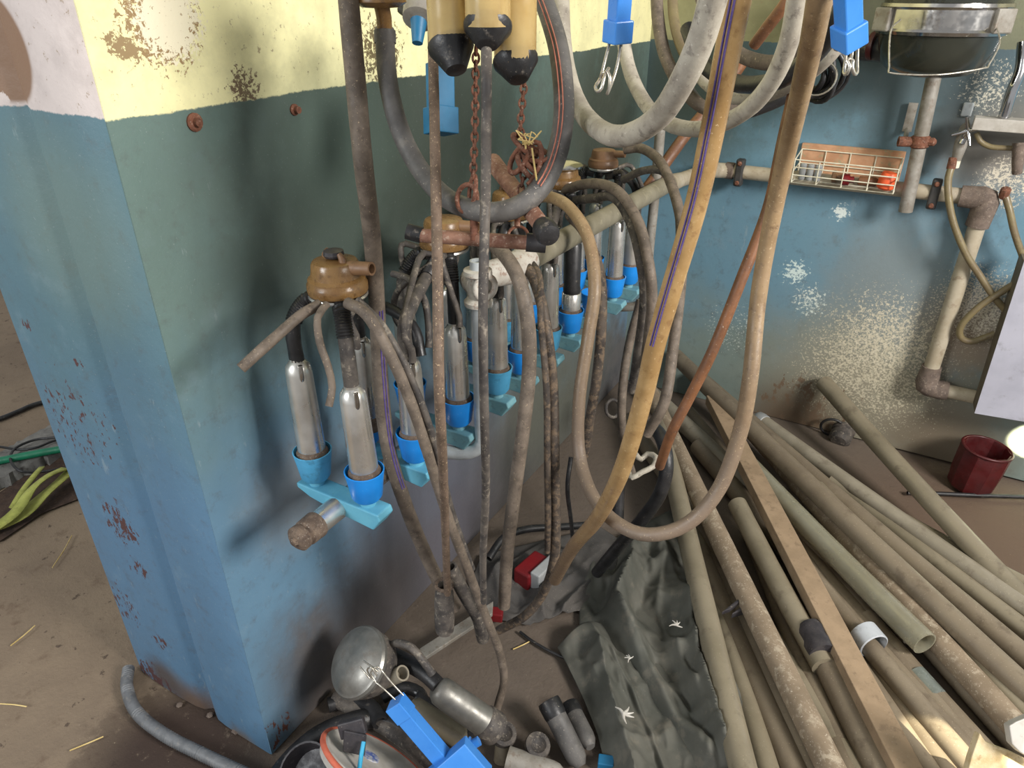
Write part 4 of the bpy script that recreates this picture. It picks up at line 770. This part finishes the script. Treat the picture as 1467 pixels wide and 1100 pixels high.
# ------------------------------------------------------------------ tarpaulin
def sheet(name, label, left, right, m, folds, z0=.012, amp=.05, n=110, seed=1, cat='tarpaulin', lift=None):
    rs = random.Random(seed)
    def interp(pl, t):
        x = t*(len(pl)-1); i = min(int(x), len(pl)-2); f = x-i; a, b = pl[i], pl[i+1]; return (a[0]+(b[0]-a[0])*f, a[1]+(b[1]-a[1])*f)
    ph = [rs.uniform(0, 6.28) for _ in range(12)]; g = MB(); v = []
    for j in range(n):
        t = j/(n-1); l = interp(left, t); q = interp(right, t)
        for i in range(n):
            s = i/(n-1); px, py = l[0]+(q[0]-l[0])*s, l[1]+(q[1]-l[1])*s
            p = P(px, py, 'z', 0.0); edge = min(1, s*5, (1-s)*2.2, t*5, (1-t)*9+.3); h = 0
            for k, (fx, ft, w) in enumerate(folds):
                u = math.sin(fx*s+ft*t+ph[k]+.7*math.sin(3*t+ph[k+1])); h += w*(1-abs(u))**1.6
            h += .10*math.sin(14*s+ph[5]+3*t)*math.sin(11*t+ph[6])+.05*math.sin(37*s+ph[7])*math.sin(31*t+ph[8]+5*s)
            q3 = Vector((p[0]*7, p[1]*7, seed)); h += .26*(1-abs(mnoise.noise(q3))*2.2)+.12*(1-abs(mnoise.noise(q3*2.6))*2.2)-.12
            z = z0+max(0, h*amp)*max(0, edge)+(lift(s, t) if lift else 0)
            v.append((p[0], p[1], max(z, .006)))
    g.add(v, [(j*n+i, j*n+i+1, (j+1)*n+i+1, (j+1)*n+i) for j in range(n-1) for i in range(n-1)])
    o = g.build(name, m, smooth=80, solid=.003); tag(o, label, cat); return o
sheet('dark_cloth', 'dark grey cloth rumpled on the floor behind the crusted hose, partly over the red container',
      [(690,800),(670,850),(700,890),(760,900)], [(860,760),(890,780),(880,830),(830,880)], M['cloth_dark'], [(9,2,.6),(4,7,.5)], amp=.05, seed=3, cat='cloth')
sheet('tarpaulin', 'dark green tarpaulin crumpled on the floor under the leftmost tubes', [(838,800),(832,850),(830,900),(900,960),(960,1050),(1000,1120)], [(960,735),(1010,790),(1030,860),(1050,930),(1080,1020),(1120,1120)], M['tarp'], [(6,3,.8),(4,-3,.6),(10,4,.25)], amp=.10, seed=5)
sheet('tarpaulin', 'folded lower flap of the dark tarpaulin with white bird droppings', [(798,935),(812,960),(836,1010),(855,1060),(868,1110),(872,1160)], [(880,895),(925,930),(965,985),(1000,1050),(1030,1110),(1050,1160)], M['tarp'], [(3.5,.6,.8),(2,1.5,.3)], z0=.02, amp=.07, seed=8, lift=lambda s, t: .014*math.exp(-((s-.5)/.03)**2)*min(1, t*4)+.045*math.exp(-((t-.0)/.12)**2)*math.sin(math.pi*min(1,s*1.2)))
for i, (px, py, k) in enumerate(((893,1022,1.0), (968,895,.7), (902,943,.5))):
    g = MB(); c = P(px, py, 'z', .10)
    for a_ in range(5):
        t = [0,.5,1.2,2.6,5.2][a_]+i; g.sweep([c, c+np.array([math.cos(t), math.sin(t), 0])*.012*k, c+np.array([math.cos(t+.2), math.sin(t+.2), -.1])*.024*k*(2 if a_ == 5 else 1)], [.0045*k, .003*k, .001], 6)
    g = g.build('bird_dropping', M['pan'], smooth=60); tag(g, ['largest white splash on the lower tarpaulin flap', 'white splash on the tarpaulin by the olive tube', 'small pale splash near the top of the lower flap'][i], 'bird dropping', 'bird droppings on the tarpaulin')
r = thing('red_container', P(765, 820, 'z', 0), 'bright red container showing between hanging hoses under the dark cloth', 'container')
c = P(762, 812, 'z', .06); dx = _u(P(790,790,'z',.06)-P(740,835,'z',.06)); dy = np.cross(UP, dx)
MB().box(c-UP*.02, dx*.05, dy*.028, UP*.035).build('container_body', M['red'], parent=r, smooth=0, bevel=.006)
MB().box(c+dx*.01-dy*.04-UP*.005, dx*.05, dy*.016, UP*.03).build('container_label', M['grey_plastic'], parent=r, smooth=0, bevel=.004)
g = MB().box(P(709, 880, 'z', .03), (.02, .008, 0), (-.006, .014, 0), (0, 0, .014)).build('red_tag', M['red'], smooth=0, bevel=.003); tag(g, 'small red plastic piece at the end of the dusty brown hose', 'plastic piece')
hose('black_cable', 'thin black cord on the floor leading to the lower tarpaulin flap', 'cable', [P(745,905,'z',.008), P(762,918,'z',.008), P(790,934,'z',.01), P(815,945,'z',.012)], .008, M['rubber_black'], world=True)
# ------------------------------------------------------------------ pile at the wall foot
def loose_cup(label, p0, p1, D, m=None, tip=True, group='loose teat cups on the floor'):
    a, b = [keep(P(*q, ), D/2) for q in (p0, p1)]; ln = np.linalg.norm(b-a); r_ = D/2
    r = thing('teat_cup', (a+b)/2-UP*r_, label, 'teat cup', group)
    MB().lathe(a, b-a, [(r_*.5, -.004), (r_*.62, 0), (r_*.9, .010), (r_, .022), (r_*1.04, ln*.72), (r_*1.06, ln*.74)], 26).build('teat_cup_shell', m or M['steel_dull'], parent=r, smooth=45)
    d = _u(b-a)
    if tip: MB().lathe(a+d*ln*.73, d, [(r_*1.05, 0), (r_*1.12, .006), (r_*1.16, ln*.22), (r_*1.10, ln*.26), (r_*.7, ln*.27)], 26).build('liner_mouthpiece', M['rubber_black'], parent=r, smooth=45)
    return r
r = thing('milking_cluster', P(520, 990, 'd', 1.65), 'milking cluster dumped at the wall foot, round dull steel lid clipped by wire', 'milking cluster')
c = P(513, 948, 'd', 1.52); n_ = camdir(-.50, -.42, -.62); bd = -n_; c = c+n_*.0
MB().lathe(c, n_, [(.070, -.012), (.0755, -.008), (.0765, .0), (.073, .006), (.067, .009), (.060, .016), (.035, .024), (.0, .027)], 48).build('steel_lid', M['steel_dull'], parent=r, smooth=30)
MB().lathe(c, bd, [(.072, .010), (.071, .03), (.062, .055), (.040, .07), (.02, .074)], 40).build('claw_bowl', M['rubber_dark'], parent=r, smooth=50)
q0 = P(545, 978, 'd', 1.55); q1 = P(577, 964, 'd', 1.50); MB().sweep([q0, q1], .0165, 20, .78).build('outlet_nozzle', M['tube_grey'], parent=r, smooth=60)
MB().sweep(DP([(553,935,1.58),(585,950,1.55),(610,965,1.52),(628,982,1.5)], .017), [.020, .018, .017], 16).build('milk_tube', M['rubber_black'], parent=r, smooth=60)
MB().sweep(DP([(553,928,1.56),(570,921,1.52),(590,928,1.5),(605,945,1.5),(620,966,1.5)], .009), .0085, 12, jit=.03).build('pulse_tube', M['rubber_dark'], parent=r, smooth=60)
a, b = P(625, 985, 'd', 1.50), P(712, 1046, 'd', 1.54); ln = np.linalg.norm(b-a); rr = .031
sh = MB().lathe(a, b-a, [(rr*.5, -.004), (rr*.7, 0), (rr*.95, .012), (rr, .03), (rr*1.03, ln*.74), (rr*1.05, ln*.76)], 28).build('teat_cup_shell', M['steel_dull'], parent=r, smooth=45)
dd = _u(b-a); MB().lathe(a+dd*ln*.76, dd, [(rr*1.05, 0), (rr*1.15, .004), (rr*1.16, ln*.2), (rr*1.1, ln*.23), (rr*.8, ln*.235)], 28).build('liner_mouthpiece', M['rubber_dark'], parent=sh, smooth=45)
a, b = P(588, 1010, 'd', 1.6), P(668, 1062, 'd', 1.62); ln = np.linalg.norm(b-a)
MB().lathe(a, b-a, [(.014, 0), (.024, .01), (.026, ln*.9), (.024, ln)], 24).build('teat_cup_shell', M['tube'], parent=r, smooth=45)
blue_pts = [[(566,1002,1.38),(548,985,1.38),(533,972,1.39),(526,960,1.39),(532,956,1.38),(540,968,1.385)], [(578,996,1.38),(563,980,1.38),(548,962,1.385),(540,955,1.38),(531,964,1.385),(538,976,1.385)], [(516,955,1.40),(524,965,1.39),(530,972,1.39)], [(520,946,1.41),(533,955,1.39),(541,962,1.39)]]
arm = blue_arm('blue clamp arm lying on the dumped cluster, wire hook over its steel lid', (655,1110), (566,1006), 1.40, 1.38, 28, M['arm_blue'], blue_pts, 'blue arms with wire hooks', blk=1.12)
MB().box(P(655, 1108, 'd', 1.38), camdir(.75,-.65,0)*.055, camdir(.65,.75,0)*.04, camdir(0,0,1)*.018).build('arm_bracket', M['arm_blue'], parent=arm, smooth=0, bevel=.002)
a = P(668, 1072, 'd', 1.42); MB().sweep([a, P(678, 1066, 'd', 1.42)], .016, 16, .6).build('arm_pivot', M['arm_blue'], parent=arm, smooth=40)
# enamel pan with salmon rim
r = thing('oval_pan', P(535, 1110, 'd', 1.5), 'scuffed white pan with a salmon rubber rim lying at the wall foot', 'pan')
u = camdir(.86, .50, 0); pv_ = camdir(.50, -.86, 0); n_ = _u(np.cross(u, camdir(.02, .17, .82)))
if n_@(CAM-P(535,1110,'d',1.4)) < 0: n_ = -n_
c = P(541, 1098, 'd', 1.42)
MB().lathe(c, n_, [(.0, -.022), (.112, -.022), (.120, -.018), (.122, .003), (.116, .006), (.106, .000), (.0, -.002)], 56).build('pan_body', M['pan'], parent=r, smooth=40)
MB().torus(c, n_, .1235, .0058, 64, 10).build('pan_rim', M['pan_rim'], parent=r, smooth=40)
for k in range(1): MB().lathe(c+n_*.000-u*.02+np.cross(n_,u)*.03, n_, [(.0, -.002), (.020, -.002), (.020, .0006), (.0, .0006)], 30).build('blue_print', M['print_blue'], parent=r, smooth=0)
r2 = thing('black_strap', P(500, 1065, 'd', 1.42), 'black webbing strap with buckle around the salmon-rimmed pan', 'strap')
e0 = P(505, 1042, 'd', 1.395)
MB().box(e0, camdir(.95,-.25,0)*.026, camdir(.25,.95,0)*.016, camdir(0,0,1)*.009).build('buckle', M['black_plastic'], parent=r2, smooth=0, bevel=.003)
MB().box(P(508, 1064, 'd', 1.385), camdir(.95,.2,0)*.022, camdir(-.1,.95,.1)*.022, camdir(0,0,1)*.003).build('webbing', M['black_plastic'], parent=r2, smooth=0, bevel=.002)
hose('cyan_tube', 'thin bright cyan tube standing against the salmon-rimmed pan', 'tube', [(521,1062,1.37),(517,1085,1.36),(513,1115,1.35)], .0085, M['teal_thin'])
g = MB(); c = keep(P(440, 1110, 'd', 1.5), .05)
g.lathe(c, camdir(-.3,-.5,-.8), [(.05,-.05),(.062, 0), (.064, .01), (.060, .010), (.052, -.03), (.0, -.04)], 30); g = g.build('black_bucket', M['tube_brown'], smooth=40); g.data.materials[0] = M['black_plastic']; tag(g, 'black pot with a pale rim left of the pan', 'pot')
hose('vacuum_hose', 'broad black hose curving along the wall foot behind the salmon-rimmed pan', 'hose', [(392,1120,1.62),(420,1085,1.6),(455,1055,1.6),(500,1035,1.62),(545,1030,1.65),(590,1050,1.62)], .045, M['rubber_black'])
hose('vacuum_hose', 'dark hose lying under the dumped cluster towards the blue arm', 'hose', [(480,1000,1.78),(520,1020,1.76),(560,1045,1.72),(600,1075,1.68),(640,1110,1.62)], .04, M['rubber_dark'])
hose('milk_hose', 'black filler hose added for darkness between the blue clamp arm and the steel cup', 'hose', [(548,1000,1.72),(575,985,1.72),(600,992,1.72),(612,1015,1.72),(640,1030,1.70),(668,1035,1.68)], .03, M['rubber_black'])  # black filler hoses from here, added to darken the floor under the pile
hose('milk_hose', 'added black hose darkening the pile below the dumped lid, left of the blue arm', 'hose', [(470,1010,1.72),(500,1002,1.7),(530,1012,1.66),(545,1035,1.62)], .036, M['rubber_black'])
hose('milk_hose', 'short added black hose darkening the gap beneath the dumped steel cup', 'hose', [(600,1000,1.75),(640,1035,1.72),(680,1060,1.66)], .035, M['rubber_black'])
loose_cup('grey teat cup with a black end standing slanted right of the pile', (831,1095,'d',1.60), (785,1003,'d',1.62), .046, M['hose_u_black'])
loose_cup('grey teat cup lying across the bottom edge beside the blue arm', (805,1112,'d',1.56), (700,1078,'d',1.56), .05, M['galv_dirty'], tip=False)
loose_cup('pale teat cup behind the slanted one, next to the tarpaulin', (845,1068,'z',.03), (815,1010,'z',.03), .042, M['hose_u_black'])
for i, (px, py) in enumerate(((722, 1052), (770, 1068))):
    c = P(px, py, 'z', .05); r = thing('cup_mouthpiece', c-UP*.05, ['left round rubber mouthpiece between the steel cup and the slanted cup', 'right round rubber mouthpiece touching the slanted cup'][i], 'mouthpiece', 'rubber mouthpieces in the pile')
    MB().lathe(c, camdir(.15, -.6, -.6), [(.012, -.03), (.024, -.02), (.029, 0), (.027, .008), (.018, .009), (.012, .002), (0, 0)], 26).build('mouth_ring', M['rubber_dark'], parent=r, smooth=45)
    MB().lathe(c-UP*.01, camdir(-.1, .9, -.1), [(.018, 0), (.018, .05), (.015, .055)], 20).build('stem', M['tube'], parent=r, smooth=45)
g = MB().box(P(868, 1092, 'z', .02), (.016, .006, 0), (-.004, .012, 0), (0, 0, .01)).build('blue_chip', M['faded'] if 'faded' in M else M['arm_teal'], smooth=0, bevel=.002); tag(g, 'small dull blue plastic piece at the bottom beside the tarpaulin', 'plastic piece')
g = MB().box(P(655, 905, 'z', .05), _u(P(690,875,'z',.05)-P(605,930,'z',.05))*.12, UP*.006+np.array([.0, .0, 0]), _u(np.array([.5, -.9, 0]))*.022).build('flat_metal_strip', M['galv_dirty'], smooth=0, bevel=.002); tag(g, 'pale grey metal strip lying behind the dumped cluster', 'strip')
# ------------------------------------------------------------------ left side
g = MB(); pts = DP([(183,962,1.72),(184,990,1.68),(203,1025,1.62),(240,1055,1.56),(290,1082,1.5),(345,1108,1.45),(380,1125,1.42)], .0135)
pts = [np.array([p[0], min(p[1], -.03), max(p[2], .014)]) for p in pts]; pts = [keep(P(a, b, 'z', .015), 0) for a, b in ((184,958),(182,985),(196,1020),(235,1052),(285,1078),(345,1106),(400,1130))]
g.sweep(pts, .0145, 16, 0, step=.0035, rib=.86); g = g.build('corrugated_conduit', M['conduit'], smooth=60); tag(g, 'grey corrugated conduit curling round the foot of the blue pillar', 'conduit')
a, b, c, d = P(-60, 690, 'z', .0), P(150, 575, 'z', .0), P(150, 625, 'z', .0), P(-60, 735, 'z', .0)
g = MB(); NN = 40; v = []
for i in range(NN):
    for j in range(14):
        s, t = i/(NN-1), j/13; e0_ = a+(b-a)*s; e1_ = d+(c-d)*s; p = e0_+(e1_-e0_)*(t+(random.uniform(-.06, .06) if j in (0, 13) else 0)); v.append((p[0], p[1], 0.0 if j in (0, 13) else .035+random.uniform(-.004, .004)))
g.add(v, [(i*14+j, i*14+j+1, (i+1)*14+j+1, (i+1)*14+j) for i in range(NN-1) for j in range(13)]); g = g.build('concrete_kerb', M['concrete'], smooth=50); tag(g, 'low broken grey concrete kerb beyond the blue pillar', 'kerb')
hose('garden_hose', 'green garden hose lying on the concrete kerb at the left', 'hose', [P(-60,672,'z',.05), P(0,660,'z',.05), P(40,652,'z',.05), P(90,643,'z',.05), P(160,632,'z',.05)], .027, M['green'], world=True, jit=.0)
hose('black_cable', 'thin black cable looping over the green hose', 'cable', [P(-40,635,'z',.055), P(0,640,'z',.055), P(30,644,'z',.05), P(55,640,'z',.05), P(75,632,'z',.05), P(110,622,'z',.05)], .009, M['rubber_black'], world=True)
hose('black_cable', 'black cable circling down from the kerb to the yellow strap', 'cable', [P(85,626,'z',.05), P(50,630,'z',.05), P(22,642,'z',.055), P(15,658,'z',.055), P(28,674,'z',.04), P(55,676,'z',.02), P(95,670,'z',.015)], .009, M['rubber_black'], world=True)
hose('black_cable', 'thick dark cable on the ground at the far left, above the kerb', 'cable', [P(-40,612,'z',.01), P(0,600,'z',.01), P(25,590,'z',.01), P(55,578,'z',.01), P(100,570,'z',.01)], .02, M['rubber_black'], world=True)
def ribbon(name, label, pts, w, m, cat, group=None):
    path = catmull([P(*p[:2], 'z', p[2]) for p in pts], .02); T, N, B = frames(path); v = []
    for i, p in enumerate(path):
        s = _u(np.cross(T[i], UP+.25*math.sin(i*.4)*np.array([1, 0, 0]))); 
        v += [p-s*w/2, p+s*w/2]
    g = MB().add(v, [(2*i, 2*i+1, 2*i+3, 2*i+2) for i in range(len(path)-1)]).build(name, m, smooth=80, solid=.003); return tag(g, label, cat, group)
ribbon('yellow_strap', 'long flat yellow-green strap on the floor left of the pillar', [(-40,765,.02),(0,752,.02),(35,735,.03),(60,712,.04),(85,690,.05),(110,668,.04)], .045, M['strap'], 'strap', 'yellow straps')
ribbon('yellow_strap', 'twisted yellow-green strap bunched behind the long one', [(-30,770,.015),(20,735,.05),(45,700,.07),(70,680,.08),(95,670,.05)], .035, M['strap'], 'strap', 'yellow straps')
ribbon('yellow_strap', 'thin curl of yellow strap nearest the black cable', [(15,728,.02),(30,705,.05),(48,682,.06),(60,668,.05)], .018, M['strap'], 'strap', 'yellow straps')
g = MB()
dirt = [(-60,735),(0,705),(60,665),(120,640),(150,700),(60,735),(0,775),(-60,790)]
dp = [P(a, b, 'z', .004) for a, b in dirt]; cc = sum(dp)/len(dp); g.add([cc]+dp, [(0, i+1, (i+1) % len(dp)+1) for i in range(len(dp))])
md_ = mat('dark_soil', (72,54,42), (52,38,30), (96,80,62), 30, .95, bump=.8, speck=.08); g = g.build('soil_patch', md_, smooth=60); tag(g, 'strip of dark soil between kerb and floor', 'soil', kind='stuff')
# straws
st = [((75,813),(103,767),'long straw on the left floor pointing at the pillar'), ((15,925),(50,896),'straw lying in the middle of the left floor'), ((0,1008),(38,1012),'straw at the left frame edge near the bottom'), ((100,1075),(148,1055),'straw near the conduit at the bottom left'), ((735,930),(760,918),'short pale straw on the floor beside the loose hose end')]
for a, b, l in st:
    p, q = P(*a, 'z', .003), P(*b, 'z', .003); g = MB().sweep([p, (p+q)/2+np.array([.004, .002, .002]), q], .0016, 6).build('straw', M['straw'], smooth=60); tag(g, l, 'straw', 'straws on the floor')
# rubble at the pillar foot
for i in range(3):
    c = P(262+i*38+random.uniform(-6,6), 1004+i*18+random.uniform(-4,6), 'z', .006); g = MB(); s_ = random.uniform(.008, .018)
    pr = [(.3, 0), (1, .25), (.8, .6), (.3, .8)]; g.lathe(c-UP*.006, UP, [(a*s_, b*s_*.7) for a, b in pr], 6).build
    o = g.build('paint_flake', M['pipe_joint'], smooth=0); tag(o, ['leftmost','middle','rightmost'][i]+' crumb of fallen plaster at the foot of the blue pillar', 'plaster crumb', 'plaster crumbs at the pillar foot')
# sunlit torn board at bottom right
r = thing('torn_board', P(1440, 1075, 'd', 1.35), 'torn pale board catching sunlight at the bottom right corner', 'board')
def jag(poly, d, th, m, nm):
    pp = [P(a, b, 'd', d) for a, b in poly]; MB().prism(pp, camdir(.1, .2, 1)*th).build(nm, m, parent=r, smooth=0, bevel=.002)
jag([(1404,1050),(1412,1062),(1430,1070),(1452,1078),(1480,1092),(1490,1130),(1380,1130),(1392,1085)], 1.34, .02, M['foam'], 'torn_flap')
jag([(1446,1040),(1456,1034),(1490,1020),(1500,1100),(1462,1078),(1450,1066)], 1.30, .02, M['pan'], 'white_flap')
# sun patches through gaps in the wall at the right
spot('sun_gap_wall', (2.9, .8, .55), tuple(P(1506, 634, 'y', YB)), 4500, 4.6, (1.0, .90, .62), .2)
spot('sun_gap_board', (2.6, -.2, 2.2), tuple(P(1500, 1072, 'd', 1.32)), 1300, 2.8, (1.0, .93, .72), .3)
for o in bpy.data.objects:
    if '_L' in o: del o['_L']
